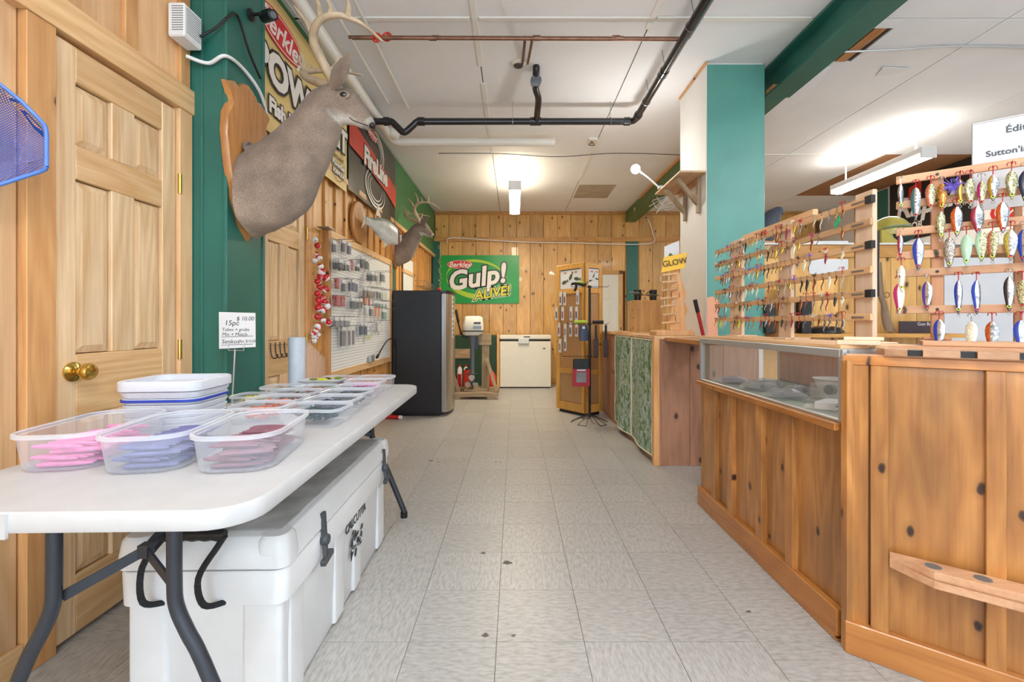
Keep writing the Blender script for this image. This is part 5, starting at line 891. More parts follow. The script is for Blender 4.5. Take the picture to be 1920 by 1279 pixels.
for k in range(3): tag(bx('flat_pack', (1.22 + .03 * k, 2.05 - .2 * k, .7645 + .001), (.13, .09, .003), mat(('pk_green', 'pk_pale', 'pk_grey')[k], ((122, 146, 126), (204, 206, 190), (150, 158, 160))[k], .3), None, 0, R(20 + 30 * k)), ('pale green', 'cream', 'grey')[k] + ' flat tackle envelope lying on the glass case deck', 'envelope')
# ================================================================== ANGLED COUNTER
P0 = Vector((1.128, 1.524, 0)); U = Vector((.782, -.623, 0)).normalized(); NI = Vector((.623, .782, 0)).normalized(); AZ = math.atan2(U.y, U.x)
def ac(s, d, z): return P0 + U * s + NI * d + Vector((0, 0, z))
def abx(name, s0, s1, d0, d1, z0, z1, m, parent, bev=.002): return bx(name, ac((s0 + s1) / 2, (d0 + d1) / 2, (z0 + z1) / 2), (abs(s1 - s0), abs(d1 - d0), abs(z1 - z0)), m, parent, bev, AZ)
def sx_(px, d=0):                                           # position along the angled face under a sight line
    k = (px - VX) / FPX; b = P0 + NI * d; return (k * b.y - b.x) / (U.x - k * U.y)
WC2 = wood('honey_pine_wide', (202, 142, 76), (162, 102, 48), (56, 26, 14), rough=.3, knot=.055, coat=.3, kscale=3.2, grain=1.3, blot=.36, hv=.08, flat='Y')
acn = thing('angled_counter', 'angled knotty pine counter with wide boards and rod holder', 'counter', ac(.4, .25, 0))
wedge = lambda pts, z0, z1, nm, m: MB().prism(pts, frame(ac(0, 0, z0), U, NI), z1 - z0).build(nm, m, acn)
wedge([(.03, .03), (1.2, .03), (1.2, .5), (.61, .5)], .02, .97, 'carcass', WC); abx('corner_post', .0, sx_(1629), -.0, .02, .1, .985, WC2, acn); abx('wide_board', sx_(1632), sx_(1860), .006, .03, .1, .97, WC2, acn); abx('wide_board', sx_(1862), 1.2, .006, .03, .1, .97, WC2, acn)
abx('batten', sx_(1632), sx_(1666), -.014, .006, .1, .97, WT if 0 else WC2, acn); abx('batten', sx_(1847), sx_(1886), -.014, .006, .1, .97, WC2, acn); abx('plinth', -.004, 1.2, -.022, .006, 0, .108, WCX, acn, .003); bb('corner_block', XC - .02, XC + .03, YN - .05, YN - .02, .0, .985, WC, acn)
wedge([(.0, .0), (1.2, .0), (1.2, .55), (.68, .55)], .985, 1.006, 'top_plank', WRX); wedge([(.12, .1), (1.2, .1), (1.2, .16), (.195, .16)], 1.0062, 1.034, 'edge_plank', WRX); abx('edge_plank', .2, 1.2, .12, .28, 1.0345, 1.05, WRX, acn); abx('front_edge', -.01, 1.2, -.005, .0, .97, 1.0, WCX, acn)
abx('offcut', -.03, .09, .05, .1, 1.0345, 1.05, WR, acn); abx('offcut', -.01, .1, .06, .095, 1.0502, 1.062, WR, acn)
# notched rod rest that projects from the counter top
rr = thing('rod_rest', 'notched pale wooden rod rest projecting from the angled counter top', 'rod holder', ac(.4, -.03, .98)); Mr_ = frame(ac(.08, .02, 1.0065), U, NI)
ol = [(0, .02), (.02, -.035)]; s = .075
while s < 1.1: ol += [(s, -.055), (s + .001, -.01), (s + .018, .0), (s + .034, -.01), (s + .036, -.055)]; s += .118
ol += [(1.1, -.055), (1.1, .04), (0, .04)]
MB().prism(ol, Mr_, .02).build('notched_board', WRX, rr); [MB().prism([(q_ + .0015, -.012), (q_ + .018, -.002), (q_ + .0345, -.012), (q_ + .0345, -.04), (q_ + .0015, -.04)], Mr_, .0185).build('felt_pad', BLACK, rr) for q_ in [.075 + .118 * n_ for n_ in range(9)]]; abx('felt_lining', .12, 1.1, -.0, .012, 1.001, 1.0055, BLACK, rr, 0) if 0 else None
lr = thing('rod_holder_rail', 'pale wooden rail with round rod holes low on the angled counter', 'rod holder', ac(.4, -.05, .33)); s0 = sx_(1668, -.015); zt = .375
mm = MB(); hole = []; outer = [(s0, -.016), (s0 + .1, -.085), (1.1, -.085), (1.1, -.016)]
def railz(z): return [ac(a, b, z) for a, b in outer]
mm.loft([railz(zt - .05), railz(zt - .028)]); mm.loft([[ac(a, b * .92 - .001, zt - .03) for a, b in outer], [ac(a, b * .92 - .001, zt - .02) for a, b in outer]]); mm.loft([railz(zt - .022), railz(zt)]); mm.build('rail', WRX, lr)
for k in range(7): c = ac(s0 + .1 + .105 * k, -.05, zt + .0004); MB().lathe([(.021, -.001), (.021, .0005)], c, (0, 0, 1), 20).build('rod_hole', mat('hole_grey', (150, 146, 142), .6), lr); MB().lathe([(.019, 0), (.019, .0009)], c, (0, 0, 1), 20).build('hole_floor', mat('hole_floor_grey', (112, 106, 102), .7), lr)
# ================================================================== MAP COUNTER AT THE BACK RIGHT
mc = thing('map_counter', 'brown plank counter end with a map covered side by the pillar', 'counter', (1.5, 4.6, 0))
bb('carcass', 1.13, 1.9, 3.52, 5.7, .02, .98, WP, mc); 
for x0, x1 in ((1.105, 1.36), (1.362, 1.62), (1.622, 1.9)): bb('end_plank', x0, x1, 3.485, 3.52, .0, .985, WP, mc)
bb('corner_strip', 1.08, 1.125, 3.48, 3.53, 0, .985, WT, mc); 
for k in range(8): bb('side_plank', 1.105, 1.13, 3.53 + .27 * k, 3.53 + .27 * k + .268, 0, .985, WP, mc)
bb('counter_top', 1.085, 1.92, 3.48, 5.72, .985, 1.01, WRY, mc)
for k, (y0, y1, sd) in enumerate(((3.55, 4.17, 3.1), (4.2, 4.86, 7.7))):
    o = thing('lake_map', ('green and blue lake map curling on the counter side, near the plank end', 'green and yellow lake map on the counter side, by the display tower')[k], 'map', (1.08, (y0 + y1) / 2, .1)); mm = MB(); vs = []; fs = []; n = 12
    for i in range(n + 1):
        t = i / n; b = 1.094 - .05 * math.sin(math.pi * min(1, t * 1.15)) ** 2 * (.6 + .4 * k)
        for j in range(7): zz = .06 + .915 * j / 6; bulge = (1 - (j / 6) ** 2) ; vs += [Vector((1.0895 - (1.094 - b) * bulge - .004 * math.sin(j * 2 + i), y0 + (y1 - y0) * t, zz))]
    vs += [v + Vector((.0012, 0, 0)) for v in vs]; m0 = (n + 1) * 7
    for i in range(n):
        for j in range(6): a = i * 7 + j; fs += [(a, a + 1, a + 8, a + 7), (m0 + a, m0 + a + 7, m0 + a + 8, m0 + a + 1)]
    mm._add(vs, fs); mm.build('map_sheet', mapmat('lake_map_%d' % k, sd), o, True)
    bd = MB(); ring = [vs[i * 7] for i in range(n + 1)] + [vs[n * 7 + j] for j in range(1, 7)] + [vs[i * 7 + 6] for i in range(n - 1, -1, -1)] + [vs[j] for j in range(5, 0, -1)]
    bd.tube([v + Vector((-.001, 0, 0)) for v in ring + [ring[0]]], .005, 5); bd.build('map_border', mat('map_border', (226, 224, 196), .6), o)
tag(bb('counter_flap', 1.16, 1.5, 2.78, 3.47, .972, 1.0, WCH), 'honey wood counter flap bridging the map counter and glass case', 'counter flap')
bb('flap_post', 1.16, 1.2, 2.755, 2.79, 0, .972, WC, gcn)
o = thing('broom_handle', 'red broom handle with black grip leaning between the counters', 'broom', (1.6, 3.2, 0)); a0, a1 = Vector((1.35, 3.2, 1.0)), Vector((1.265, 3.15, 1.275))
a0 = P(1327, 640, 2.9); a1 = P(1303, 562, 2.9); a0.y = 2.95; MB().tube([a0 + (a0 - a1) * .0, a1.lerp(a0, .3)], .011, 10).build('stick', mat('broom_red', (170, 34, 42), .35), o, True); MB().tube([a1.lerp(a0, .3), a1], .013, 10).build('grip', BLACK, o, True)
# stump, cups, propeller, glow display, photo
o = thing('log_block', 'squared log block with hooks standing on the map counter', 'log', (1.335, 4.62, 1.01)); mm = MB(); mm.loft([[Vector((1.335 + x, 4.62 + y, z)) for x, y in rrect(.3, .3, .05, 4)] for z in (1.0225, 1.34)]); mm.build('log', WG, o, True)
for z in (1.06, 1.16, 1.24, 1.32): MB().tube([(1.19, 4.5, z), (1.16, 4.46, z + .005)], .003, 5).build('hook', WIRE, o)
tag(bb('display_board', 1.1, 1.6, 4.42, 4.95, 1.0105, 1.022, WRY), 'thin board lying under the log block on the map counter', 'board')
for k, x in enumerate((1.26, 1.42)): o = thing('black_cup', 'black cup standing on top of the log block', 'cup', (x, 4.6, 1.34), 0, 'black cups on the log block'); MB().lathe([(.034, 1.342), (.04, 1.45), (.036, 1.45), (.03, 1.36)], (x, 4.6, 0), (0, 0, 1), 18).build('cup', BLACK, o, True)
o = thing('loose_propeller', 'small dark metal propeller lying against the cups', 'propeller', (1.3, 4.52, 1.36))
for k in range(3):
    c = Vector((1.31, 4.52, 1.39)); dr = (Vector((-.16, 0, .035)), Vector((.15, 0, -.0)), Vector((.06, -.02, .05)))[k]; t = Vector((0, .2, 1)).cross(dr).normalized() * .03
    pl_ = [c, c + dr * .4 + Vector((0, -.03, .01)), c + dr, c + dr * .5 + Vector((0, .03, -.012))]; MB().loft([pl_, [p + Vector((0, 0, .004)) for p in pl_]]).build('blade', mat('prop_metal', (120, 124, 118), .3, .6), o)
gd = thing('glow_display', 'wooden ladder display hung with lures under a yellow GLOW sign', 'lure display', (1.28, 3.66, 1.01)); gx, gy = 1.27, 3.66
mm = MB(); mm.loft([[Vector((gx + .01 + x, gy + y, z)) for x, y in rrect(w, .2, .02, 3)] for w, z in ((.31, 1.012), (.31, 1.04), (.27, 1.055))]); mm.build('base_plank', WT, gd, True)
pf = [(-.02, 0), (.11, 0), (.1, .1), (.125, .16), (.1, .24), (.115, .3), (.08, .4), (.05, .5), (0, .52), (-.01, .3)]; MB().prism(pf, frame((gx + .02, gy + .03, 1.055), (1, 0, 0), (0, 0, 1)), .02).build('cut_out_back', WT, gd)
for k, (z, x0, x1) in enumerate(((1.11, -.075, .07), (1.175, -.07, .04), (1.245, -.085, .03), (1.31, -.09, .05), (1.375, -.085, .05), (1.44, -.075, .05), (1.5, -.07, .04))): MB().lathe([(.009, 0), (.009, x1 - x0)], (gx + x0, gy - .02, z), (1, 0, .1), 8).build('rung', WRY, gd, True)
for k in range(16): z = 1.5 - .065 * (k % 6); xx = gx - .09 + .011 * k; bx('hung_lure', (xx, gy - .035, z - .03), (.006, .004, .045), mat(('gl_silver', 'gl_gold', 'gl_red')[k % 3], ((196, 196, 196), (190, 160, 90), (160, 60, 60))[k % 3], .25, .6), gd, .001)
MB().prism([(-.1, 0), (.09, .035), (.115, .165), (-.075, .125)], frame((gx + .015, gy - .03, 1.52), (1, 0, 0), (0, .1, 1)), .006).build('yellow_sign', mat('sign_yellow', (240, 190, 50), .5), gd); text('GLOW', frame((gx + .025, gy - .03, 1.6), (1, 0, .18), (-.18, .1, 1)) @ Matrix.Translation((0, 0, .0065)), .066, mat('sign_brown', (70, 44, 20), .5), gd, .0006, .0005)
o = thing('fish_photo', 'white card with a fish picture behind the GLOW sign', 'picture', (gx + .02, gy + .06, 1.6)); MB().prism([(-.05, 0), (.075, .02), (.075, .22), (-.05, .17)], frame((gx + .02, gy + .06, 1.575), (1, 0, 0), (0, 0, 1)), .003).build('card', PAPER, o); MB().prism([(-.02, .06), (.02, .06), (.03, .09), (0, .12), (-.015, .1)], frame((gx + .02, gy + .056, 1.575), (1, 0, 0), (0, 0, 1)), .001).build('fish_print', mat('print_green', (86, 110, 60), .6), o)
# ================================================================== LURES
def lure_me(name, L_, W_, T_, mats, split=True):
    """spoon body hanging along -Z: domed outline; two-tone along its length side"""
    mm = MB(); n = 10; prof = [(0, .22), (.06, .55), (.16, .86), (.3, 1), (.48, .93), (.66, .75), (.82, .52), (.93, .3), (1, .14)]; loops = []
    for t, w in prof: loops.append([Vector((W_ / 2 * w * math.cos(2 * math.pi * k / n), T_ / 2 * (.4 + .6 * w) * math.sin(2 * math.pi * k / n) + .004 * math.sin(t * 6), -L_ * t)) for k in range(n)])
    mm.loft(loops); nf = len(mm.f)
    if split and len(mats) > 1:
        mm.mi = [0 if (sum(mm.v[i][0] for i in f) / len(f)) > -W_ * .08 else 1 for f in mm.f]
    o = mm.build(name, mats, None, True, local=True); me = o.data; bpy.data.objects.remove(o); return me
def hook_me(r, m):
    mm = MB(); mm.tube([(0, 0, 0), (0, 0, r * 2.6)], r * .16, 5)
    for k in range(3): a = R(120 * k + 30); d = Vector((math.cos(a), math.sin(a), 0)); mm.tube([Vector((0, 0, r * 2.5)), d * r * .3 + Vector((0, 0, r * 3.1)), d * r * .9 + Vector((0, 0, r * 3.2)), d * r * 1.25 + Vector((0, 0, r * 2.7)), d * r * 1.2 + Vector((0, 0, r * 2.1))], r * .14, 5)
    o = mm.build('treble_hook', m, None, True, local=True); me = o.data; bpy.data.objects.remove(o); return me
HK = hook_me(.008, mat('hook_steel', (176, 170, 164), .25, .9)); HKR = hook_me(.009, mat('hook_red', (170, 34, 44), .3, .4)); HKS = hook_me(.0052, mat('hook_steel_dark', (96, 92, 88), .3, .7))
def fleck(name, a, b, scale=260, rough=.22, metal=.55):
    if name in _mc: return _mc[name]
    m, t, bs = nodes(name); co = N(t, 'ShaderNodeTexCoord'); vo = N(t, 'ShaderNodeTexVoronoi', i_Scale=scale); t.links.new(co.outputs['Object'], vo.inputs['Vector']); rp = N(t, 'ShaderNodeValToRGB'); e = rp.color_ramp.elements; e[0].color = (*lin(*a), 1); e[1].color = (*lin(*b), 1); e[0].position = .15; e[1].position = .6
    t.links.new(vo.outputs['Distance'], rp.inputs[0]); t.links.new(rp.outputs[0], bs.inputs['Base Color']); bs.inputs['Roughness'].default_value = rough; bs.inputs['Metallic'].default_value = metal; _mc[name] = m; return m
SIL = mat('lure_silver', (178, 178, 182), .16, .95, var=.5, scale=45, bump=.25); SCALE = fleck('lure_silver_scale', (236, 234, 200), (130, 124, 84)); GOLDS = fleck('lure_gold_scale', (240, 190, 96), (150, 92, 36)); PEARL = fleck('lure_pearl', (240, 238, 222), (206, 200, 176), 180, .25, .2)
col2 = {'blue': mat('lure_blue', (30, 62, 160), .3), 'orange': fleck('lure_orange_scale', (222, 110, 40), (150, 62, 18), 220, .3, .2), 'dark red': mat('lure_dark_red', (132, 22, 44), .3), 'gold': mat('lure_gold', (206, 166, 70), .2, .7), 'mint green': mat('lure_mint', (166, 200, 170), .3, .2), 'black': mat('lure_black', (48, 42, 48), .25), 'purple': mat('lure_purple', (92, 70, 160), .3, .3), 'magenta': mat('lure_magenta', (164, 30, 92), .3), 'salmon': fleck('lure_salmon_scale', (236, 160, 130), (196, 110, 84)), 'yellow': fleck('lure_yellow_scale', (232, 222, 130), (170, 160, 70)), 'teal': mat('lure_teal', (60, 110, 118), .3, .3), 'navy': mat('lure_navy', (26, 32, 58), .3)}
r2 = thing('cedar_lure_rack', 'cedar slat lure rack standing on the angled counter', 'lure rack', ac(.4, .25, 1.05)); RD = .25
hs = [1.629, 1.538, 1.44, 1.354, 1.29, 1.158]
for z in hs: abx('slat', sx_(1680, RD), 1.0, RD - .006, RD + .006, z - .014, z + .014, WRX, r2)
abx('post', sx_(1746, RD), sx_(1770, RD), RD + .006, RD + .03, 1.0505, 1.645, WRC, r2); abx('post', .85, .88, RD + .006, RD + .03, 1.0505, 1.645, WRC, r2); abx('post_foot', sx_(1746, RD) - .02, sx_(1770, RD) + .02, RD + .0, RD + .06, 1.0505, 1.06, WRC, r2)
for z in hs: MB().lathe([(.005, 0), (.004, .002)], ac(sx_(1757, RD), RD - .0075, z), -NI, 8).build('screw', BLACK, r2)
LU = [(1689, 345, 392, .6, SIL, None, 'slim silver'), (1717, 352, 412, 1, SIL, 'teal', 'silver and teal'), (1745, 345, 393, 1, SCALE, 'salmon', 'salmon glitter'), (1766, 345, 393, 1, GOLDS, None, 'amber gold scale'), (1800, 337, 385, .5, mat('lure_gold', (206, 166, 70), .2, .7), None, 'thin gold'), (1819, 335, 386, 1, SCALE, None, 'pale scale'), (1840, 340, 386, .8, GOLDS if 0 else SCALE, 'magenta', 'pale scale with red top'), (1862, 328, 377, 1, SIL, 'gold', 'silver and gold'), (1897, 320, 374, 1, SCALE, None, 'pale yellow scale'), (1922, 320, 380, 1, col2['navy'], None, 'navy'),
      (1764, 397, 448, .9, SCALE, None, 'pale glitter'), (1794, 388, 444, 1.1, SIL, 'orange', 'silver and orange'), (1833, 386, 438, 1.2, SIL, 'dark red', 'silver and dark red'), (1880, 379, 437, 1.1, SIL, 'orange', 'silver and orange'), (1722, 447, 507, 1.1, SIL, 'blue', 'silver and blue'), (1688, 440, 484, .6, SIL, 'magenta', 'slim silver and pink'), (1780, 445, 503, 1.1, fleck('lure_nickel_scale', (214, 206, 196), (120, 110, 100)), None, 'nickel scale'), (1812, 440, 498, 1.0, col2['mint green'], None, 'mint green'), (1840, 433, 491, 1.05, SCALE, 'mint green', 'green scale'), (1861, 432, 489, 1.0, SCALE, 'salmon', 'salmon scale'), (1895, 431, 489, 1.15, SIL, 'yellow', 'silver and yellow'), (1920, 430, 492, 1.1, SIL, 'blue', 'silver and blue'),
      (1690, 498, 546, .8, PEARL, None, 'small pearl'), (1686, 532, 588, 1.15, PEARL, 'magenta', 'pearl with magenta top'), (1738, 528, 583, 1.0, SIL, 'purple', 'silver and purple'), (1797, 526, 590, .75, SIL, 'blue', 'slim silver and blue'), (1831, 526, 590, .85, SIL, 'blue', 'slim silver and blue'), (1892, 519, 585, .9, SIL, 'black', 'silver and black'), (1917, 525, 580, 1, SCALE, None, 'pale scale'), (1761, 599, 653, 1.1, SIL, 'blue', 'silver and blue'), (1821, 603, 656, 1.1, PEARL, None, 'pearl'), (1860, 603, 658, 1.15, fleck('lure_crackle', (224, 224, 216), (130, 134, 140), 120), 'orange', 'crackle silver and orange'), (1914, 601, 657, 1.15, SIL, 'blue', 'silver and blue')]
rowname = ['top', 'second', 'third', 'fourth', 'fifth', 'lowest']
def slat_of(z): return min(range(6), key=lambda i: abs(hs[i] - z - .012) if hs[i] > z - .01 else 9)
seen = {}
for i, (px, y0, y1, wf_, ma, c2, nm) in enumerate(LU):
    s = sx_(px, RD - .03); b = ac(s, RD - .03, 0); z0 = CH + (VY - y0) * b.y / FPX; L_ = (y1 - y0) * b.y / FPX; Wd = .0285 * wf_
    ms_ = [ma, col2[c2]] if c2 else [ma]; key = (round(L_, 3), wf_, ma.name, c2)
    row = rowname[slat_of(z0)]; lab = f'{nm} spoon lure hooked on the {row} slat of the cedar rack'; 
    o = thing('spoon_lure', lab, 'fishing lure', (b.x, b.y, z0), AZ + random.uniform(-.25, .25)); seen.setdefault(lab, []).append(o)
    bo = bpy.data.objects.new('spoon_blade', lure_me('spoon_blade', L_, Wd, .009, ms_)); COL.objects.link(bo); bo.parent = o
    ho = bpy.data.objects.new('treble_hook', HKR if i % 3 else HK); COL.objects.link(ho); ho.parent = o
    ec = random.choice(((206, 232, 60), (226, 60, 50), (206, 232, 60))); e = MB().lathe([(.0055, 0), (.005, .0012)], (0, -.0055, -L_ * .84), (0, -1, 0), 12).build('eye_ring', mat('eye_%d' % ec[0], ec, .4), o, local=True); MB().lathe([(.0028, 0), (.0026, .0008)], (0, -.0066, -L_ * .84), (0, -1, 0), 10).build('pupil', BLACK, e, local=True); MB().tube(arcp((0, 0, -L_ - .004), .004, 0, 360, 10, (1, 0, 0), (0, 0, 1)), .0008, 5).build('split_ring', WIRE, o, local=True)
for lab, l in seen.items():
    if len(l) > 1:
        for o in l: o['group'] = lab.replace('spoon lure hooked', 'lures')
b = ac(sx_(1786, RD - .03), RD - .03, 0); c = Vector((b.x, b.y, CH + (VY - 348) * b.y / FPX)); o = thing('feather_jig', 'fluffy purple feather jig hooked on the top slat of the cedar rack', 'fishing lure', c); mm = MB()
for k in range(90): d = Vector((random.gauss(0, 1), random.gauss(0, .6), random.gauss(-.35, 1))).normalized() * random.uniform(.02, .036); mm.tube([c, c + d * .6, c + d], [.0016, .0013, .0004], 4)
mm.build('feathers', mat('feather_purple', (132, 112, 206), .8), o); MB().ball(c + Vector((-.008, -.012, .01)), .007, 8).build('jig_head', mat('lure_navy', (26, 32, 58), .3), o, True)
# framed paper sign behind the rack
o = thing('paper_sign', 'white framed paper sign rising above the cedar lure rack', 'sign', ac(.45, .3, 1.6)); sA = sx_(1822, .32); zt1 = CH + (VY - 232) * ac(sA, .32, 0).y / FPX; Ms = frame(ac(sA, .32, 0), U, (0, 0, 1)); abx('sheet', sA, sA + .6, .32, .324, 1.50, zt1, PAPER, o, 0); abx('sheet_frame', sA, sA + .6, .318, .326, zt1 - .006, zt1, ALU, o); abx('support_leg', sA + .1, sA + .12, .322, .335, 1.0066, 1.5, WRC, o)
abx('sheet_frame', sA, sA + .006, .318, .326, 1.5, zt1, ALU, o)
for s_, y, dx, sz in (('\u00c9dition', 245, .235, .031), ("Sutton'ish", 285, .2, .028)): z = CH + (VY - y) * ac(sx_(1880, .32), .32, 0).y / FPX; text(s_, Ms @ Matrix.Translation((dx, z, .0035)) if 0 else frame(ac(sA + (sx_(1885, .32) - sA) if y == 245 else sA + (sx_(1848, .32) - sA) if y == 285 else sA + .2, .3185, z), U, (0, 0, 1)), sz, GREYM, o, .0003, .0005, 0, 'LEFT')
# long raw-pine lure rack on the glass case
XK = 1.30; r1 = thing('pine_lure_rack', 'long raw pine lure rack with six slats on the glass case', 'lure rack', (XK, 2.25, 1.034)); h1 = [1.563, 1.481, 1.397, 1.306, 1.219, 1.132]; yn_, yf_ = 1.63, 2.9
for z in h1: bb('slat', XK - .006, XK + .006, yn_, yf_, z - .013, z + .013, WRY, r1)
for a, b in ((1.635, 1.72), (2.12, 2.22), (2.58, 2.72)): bb('post', XK + .006, XK + .024, a, b, 1.034, 1.6, WR, r1); bb('back_stud', XK + .024, XK + .06, b - .005, b + .03, 1.034, 1.59, WRC, r1); bb('foot', XK - .02, XK + .1, a, b, 1.034, 1.04, WR, r1)
bb('top_rail', XK + .03, XK + .055, 2.0, 2.62, 1.59, 1.62, WRY, r1)
for k, z in enumerate(h1): bb('metal_clip', XK - .0095, XK - .006, 1.66, 1.72, z - .003, z + .003, WIRE, r1, .001); bb('end_tape', XK - .008, XK + .008, 1.625, 1.655, z - .014, z + .014, BLACK, r1, 0) if k in (0, 2, 4) else None
kinds = [('silver', [SIL]), ('gold', [mat('lure_gold', (206, 166, 70), .2, .7)]), ('copper', [mat('lure_copper', (150, 96, 62), .25, .8)]), ('dark', [mat('lure_dark_olive', (56, 54, 44), .3, .4)]), ('pearl', [PEARL]), ('yellow green', [mat('lure_lime', (190, 200, 70), .35)]), ('wine red', [mat('lure_wine_red', (140, 40, 56), .35)])]
blades = [(nm, lure_me('small_blade', .04, .012, .004, m_), lure_me('small_blade', .056, .014, .005, m_)) for nm, m_ in kinds]
feath = {}
for nm, c in (('red', (196, 50, 56)), ('brown', (112, 72, 50)), ('purple', (120, 100, 180)), ('white', (232, 222, 206)), ('pink', (206, 70, 130))):
    mm = MB(); rs = random.Random(5)
    for k in range(16): d = Vector((rs.gauss(0, .5), rs.gauss(0, .5), 1)).normalized() * rs.uniform(.012, .026); mm.tube([(0, 0, 0), d * .6, d], [.001, .001, .0003], 4)
    o = mm.build('feather_tail', mat('feather_' + nm, c, .8), None); feath[nm] = o.data; bpy.data.objects.remove(o)
rng = random.Random(3); cntl = {}
for ri, z in enumerate(h1):
    y = 1.76; 
    while y < 2.88:
        if rng.random() < .86:
            nm, s_, l_ = rng.choices(blades, [5, 4, 3, 4, 3, 1, 1.5])[0]; fe = rng.choice(['red', 'brown', 'purple', 'white', 'pink', 'red', 'brown']) if rng.random() < .22 else None; sl = 'long' if rng.random() < .45 else 'short'
            lab = f'{sl} {nm} spinner lure' + (f' with {fe} feathers' if fe else '') + f' on the {rowname[ri]} slat of the pine rack'
            o = thing('spinner_lure', lab, 'fishing lure', (XK - .014, y, z - .004), R(-90) + rng.uniform(-.7, .7)); cntl.setdefault(lab, []).append(o)
            bo = bpy.data.objects.new('small_blade', l_ if sl == 'long' else s_); COL.objects.link(bo); bo.parent = o
            ho = bpy.data.objects.new('treble_hook', HKR if rng.random() < .2 else HKS); COL.objects.link(ho); ho.parent = o
            if fe: fo = bpy.data.objects.new('feather_tail', feath[fe]); COL.objects.link(fo); fo.parent = o; fo.location = (0, 0, .006)
        y += rng.uniform(.026, .05) * (1.15 if y < 2.1 else .95)
for lab, l in cntl.items():
    if len(l) > 1:
        for o in l: o['group'] = lab
o = thing('green_tag_lure', 'lure with a bright green plastic tag on the top slat of the pine rack', 'fishing lure', (XK - .012, 1.79, 1.55)); MB().loft([[Vector((XK - .014 + d, 1.79 + a, 1.525 + b)) for a, b in ((-.016, -.012), (.012, -.034), (.014, -.012), (-.012, .012))] for d in (0, .004)]).build('green_tag', mat('tag_green', (30, 170, 120), .4), o); MB().tube([(XK - .012, 1.79, 1.53), (XK - .012, 1.79, 1.575)], .001, 5).build('wire', WIRE, o)
# ================================================================== BEHIND THE COUNTER
YPt = 3.62
bs = thing('wall_partition', None, None, (2.7, YPt, 0)); bs['kind'] = 'structure'; bb('core', 1.98, 4.4, YPt + .02, YPt + .06, 0, 1.72, mat('wall_core', (120, 80, 44), .8), bs, 0)
for k in range(7): bb('board', 1.99 + .21 * k, 1.99 + .21 * k + .207, YPt, YPt + .02, 0, 1.66, WB, bs)
bb('cap_rail', 1.97, 3.5, YPt - .015, YPt + .01, 1.64, 1.74, WBH, bs); bb('cap_shelf', 1.97, 4.4, YPt - .03, YPt + .2, 1.74, 1.755, WHITEP, bs); bb('white_sheet', 3.47, 4.4, YPt - .002, YPt + .018, .0, 1.64, mat('white_tarp', (216, 216, 220), .5, var=.08, scale=3), bs)
bb('mid_shelf', 2.0, 3.46, YPt - .25, YPt, 1.0, 1.03, WBH, bs)
hl = thing('helmet', 'old yellow open-face helmet on the shelf behind the lure racks', 'helmet', (3.1, YPt + .08, 1.755)); hc = Vector((3.1, YPt + .08, 1.86)); mm = MB(); loops = []
for i in range(10):
    t = R(12 + 9.0 * i + 12 * (i > 6)); rr_ = max(math.sin(t), .05); loops.append([hc + Vector((.145 * rr_ * math.cos(a), .12 * rr_ * math.sin(a), .13 * math.cos(t) - .0)) for a in [2 * math.pi * k / 24 for k in range(24)]])
mm.loft(loops, True, False); mm.build('shell', mat('helmet_yellow', (176, 160, 66), .3, var=.2, scale=12, coat=.3), hl, True); mm = MB(); mm.loft([[hc + Vector((-.145 + .1 * t * w, -.122 + .24 * t * 0 + y_, z_)) for z_, w in ((-.105, 1), (0, .6))] + [hc + Vector((-.06 * t, -.118 + y_, z_)) for z_ in (0, -.105)] for t, y_ in ((0, .03), (0, .2))]); mm.build('cheek_guard', mat('helmet_yellow', (176, 160, 66), .3), hl); MB().ball(hc + Vector((.035, -.06, -.035)), .1, 14, (1, .7, .62)).build('lining', mat('helmet_lining', (24, 52, 46), .8), hl, True); MB().tube([hc + Vector((.14 * math.cos(R(a)), -.11 * abs(math.sin(R(a))) - .02, .0 + .03 * math.sin(R(a)))) for a in range(150, -1, -10)], .008, 8).build('edge_trim', mat('trim_grey_green', (120, 136, 112), .4), hl, True)
gn = thing('air_rifle', 'old wooden stock rifle standing against the pine partition', 'rifle', (2.76, YPt - .12, 1.03)); gp = lambda px, py: P(px, py, 3.48)
MB().tube([gp(1646, 432), gp(1645, 500), gp(1645, 556)], .012, 10).build('barrel', BLACKM, gn, True)
mm = MB(); st_ = [(1648, 492, .016), (1650, 530, .02), (1652, 556, .024), (1658, 572, .024), (1660, 590, .034), (1664, 608, .04), (1670, 622, .045)]
mm.loft([[gp(a, b) + Vector((w * math.cos(q2), .016 * math.sin(q2), 0)) for q2 in [R(36 * k) for k in range(10)]] for a, b, w in st_]); mm.build('stock', wood('rifle_stock', (150, 124, 98), (104, 80, 60), rough=.5, knot=0), gn, True); MB().tube(arcp(gp(1663, 553), .02, 0, 360, 12, (1, 0, 0), (0, 0, 1)), .003, 6).build('trigger_guard', mat('guard_bronze', (120, 84, 50), .35, .7), gn)
o = thing('gun_ad_card', 'dark printed card propped on the shelf next to the rifle', 'card', (3.03, YPt - .1, 1.03)); q = P(1729, 612, 3.5); bb('card', q.x - .18, q.x + .17, 3.5, 3.505, 1.031, q.z + .04, mat('card_plum', (58, 44, 50), .4), o, 0); text('Gun Barrels', frame((q.x + .05, 3.499, q.z + .018), (1, 0, 0), (0, 0, 1)), .036, PAPER, o, .0003)
o = thing('crow_decoy', 'dark grey crow decoy perched beside the teal pillar', 'decoy', (2.05, YPt + .08, 1.755)); mm = MB(); bp = [(P(1436, 452, 3.68), .05), (P(1440, 428, 3.68), .075), (P(1446, 410, 3.68), .072), (P(1455, 400, 3.68), .05), (P(1461, 397, 3.68), .042), (P(1466, 399, 3.68), .025), (P(1470, 401, 3.68), .006)]
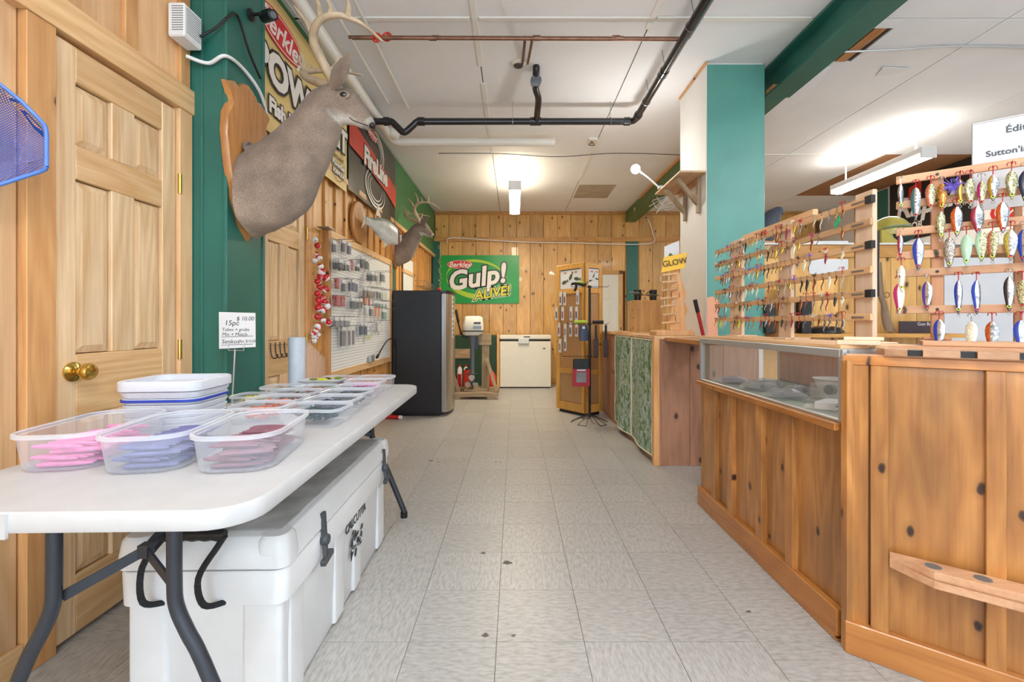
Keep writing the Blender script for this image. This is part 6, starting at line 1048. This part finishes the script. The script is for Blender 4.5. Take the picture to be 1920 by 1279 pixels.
mm.tube(smoothpath([p for p, r in bp], 3), [v.x for v in smoothpath([Vector((r, 0, 0)) for p, r in bp], 3)], 12); mm.build('bird_body', mat('crow_grey', (64, 68, 78), .6, var=.2), o, True); MB().ball(P(1460, 394, 3.64), .006, 8).build('eye', BLACK, o, True); bb('perch', 2.0, 2.12, YPt + .03, YPt + .13, 1.755, 1.785, WRX, o)
for k, (px0, px1, y0, y1) in enumerate(((1517, 1590, 452, 475), (1517, 1590, 486, 514), (1606, 1640, 450, 512), (1513, 1535, 428, 445))):
    a, b = P(px0, y0, YPt - .004), P(px1, y1, YPt - .004)
    tag(bb('paper_notice', a.x, b.x, YPt - .006, YPt - .001, b.z, a.z, PAPER, None, 0), ('upper wide', 'lower wide', 'tall narrow', 'small')[k] + ' white paper notice pinned to the partition behind the racks', 'notice') if k < 3 else None
o = thing('black_hat', 'black hat lying on the shelf behind the pine lure rack', 'hat', (2.6, 3.5, 1.03)); q = P(1546, 612, 3.5); MB().lathe([(.1, 1.032), (.13, 1.036), (.125, 1.05), (.1, 1.075), (.06, 1.085), (.02, 1.088)], (q.x, 3.5, 0), (0, 0, 1), 22).build('hat_body', BLACK, o, True)
for k, (px, py, w, h) in enumerate(((1476, 540, .05, .2), (1507, 578, .05, .14), (1440, 590, .05, .12))):
    q = P(px, 612, 3.5); tag(bx('tackle_box', (q.x, 3.5, 1.031 + h), (w * 1.6, .08, h * 2), mat('box_black', (34, 34, 36), .4), None, .004), ('tall', 'medium', 'short')[k] + ' black tackle box standing on the shelf behind the racks', 'box')

# ================================================================== SMALL THINGS
o = thing('leaf_garland', 'thin pale garland hanging down the green corner post by the banner', 'garland', (XLF + .16, YB - .09, 1.3)); MB().tube([(XLF + .14, YB - .06, 1.35 + .07 * k) for k in range(18)], .002, 5).build('strand', OFFW, o)
for k in range(34): p = Vector((XLF + .14 + random.uniform(-.03, .03), YB - .065 - random.uniform(0, .02), 1.37 + .0345 * k)); MB().ball(p, .016, 6, (1, .5, .7)).build('leaf', mat('garland_leaf', (196, 186, 110), .6), o, True)
o = thing('wire_basket', 'flat wire basket on the left wall beyond the fridge', 'basket', (XLF + .1, 6.9, 1.68)); mm = MB()
for z in (1.66, 1.74): mm.tube([(XLF + .02, 6.6, z), (XLF + .16, 6.6, z), (XLF + .16, 7.4, z), (XLF + .02, 7.4, z)], .004, 5)
for k in range(9): mm.tube([(XLF + .02, 6.6 + .1 * k, 1.66), (XLF + .16, 6.6 + .1 * k, 1.66), (XLF + .16, 6.6 + .1 * k, 1.74)], .003, 5)
mm.build('wires', WIRE, o)
o = thing('power_outlet', 'white outlet strip on the wall below the iron hooks', 'outlet', (XLF, 3.02, .8)); bb('plate', XLF, XLF + .014, 2.99, 3.05, .74, .88, WHITE, o)
for z in (.77, .8, .83, .86): bb('socket', XLF + .0135, XLF + .0155, 3.01, 3.03, z - .008, z + .006, INK, o, 0)
o = thing('tackle_tube', 'short red tube with white cap lying on the floor before the fridge', 'tube', (-1.45, 5.2, .03)); MB().lathe([(.022, 0), (.022, .16)], (-1.49, 5.2, .023), (1, -.2, 0), 12).build('tube_body', RED, o, True); MB().lathe([(.0225, .16), (.0225, .19)], (-1.49, 5.2, .023), (1, -.2, 0), 12).build('tube_cap', WHITE, o, True)
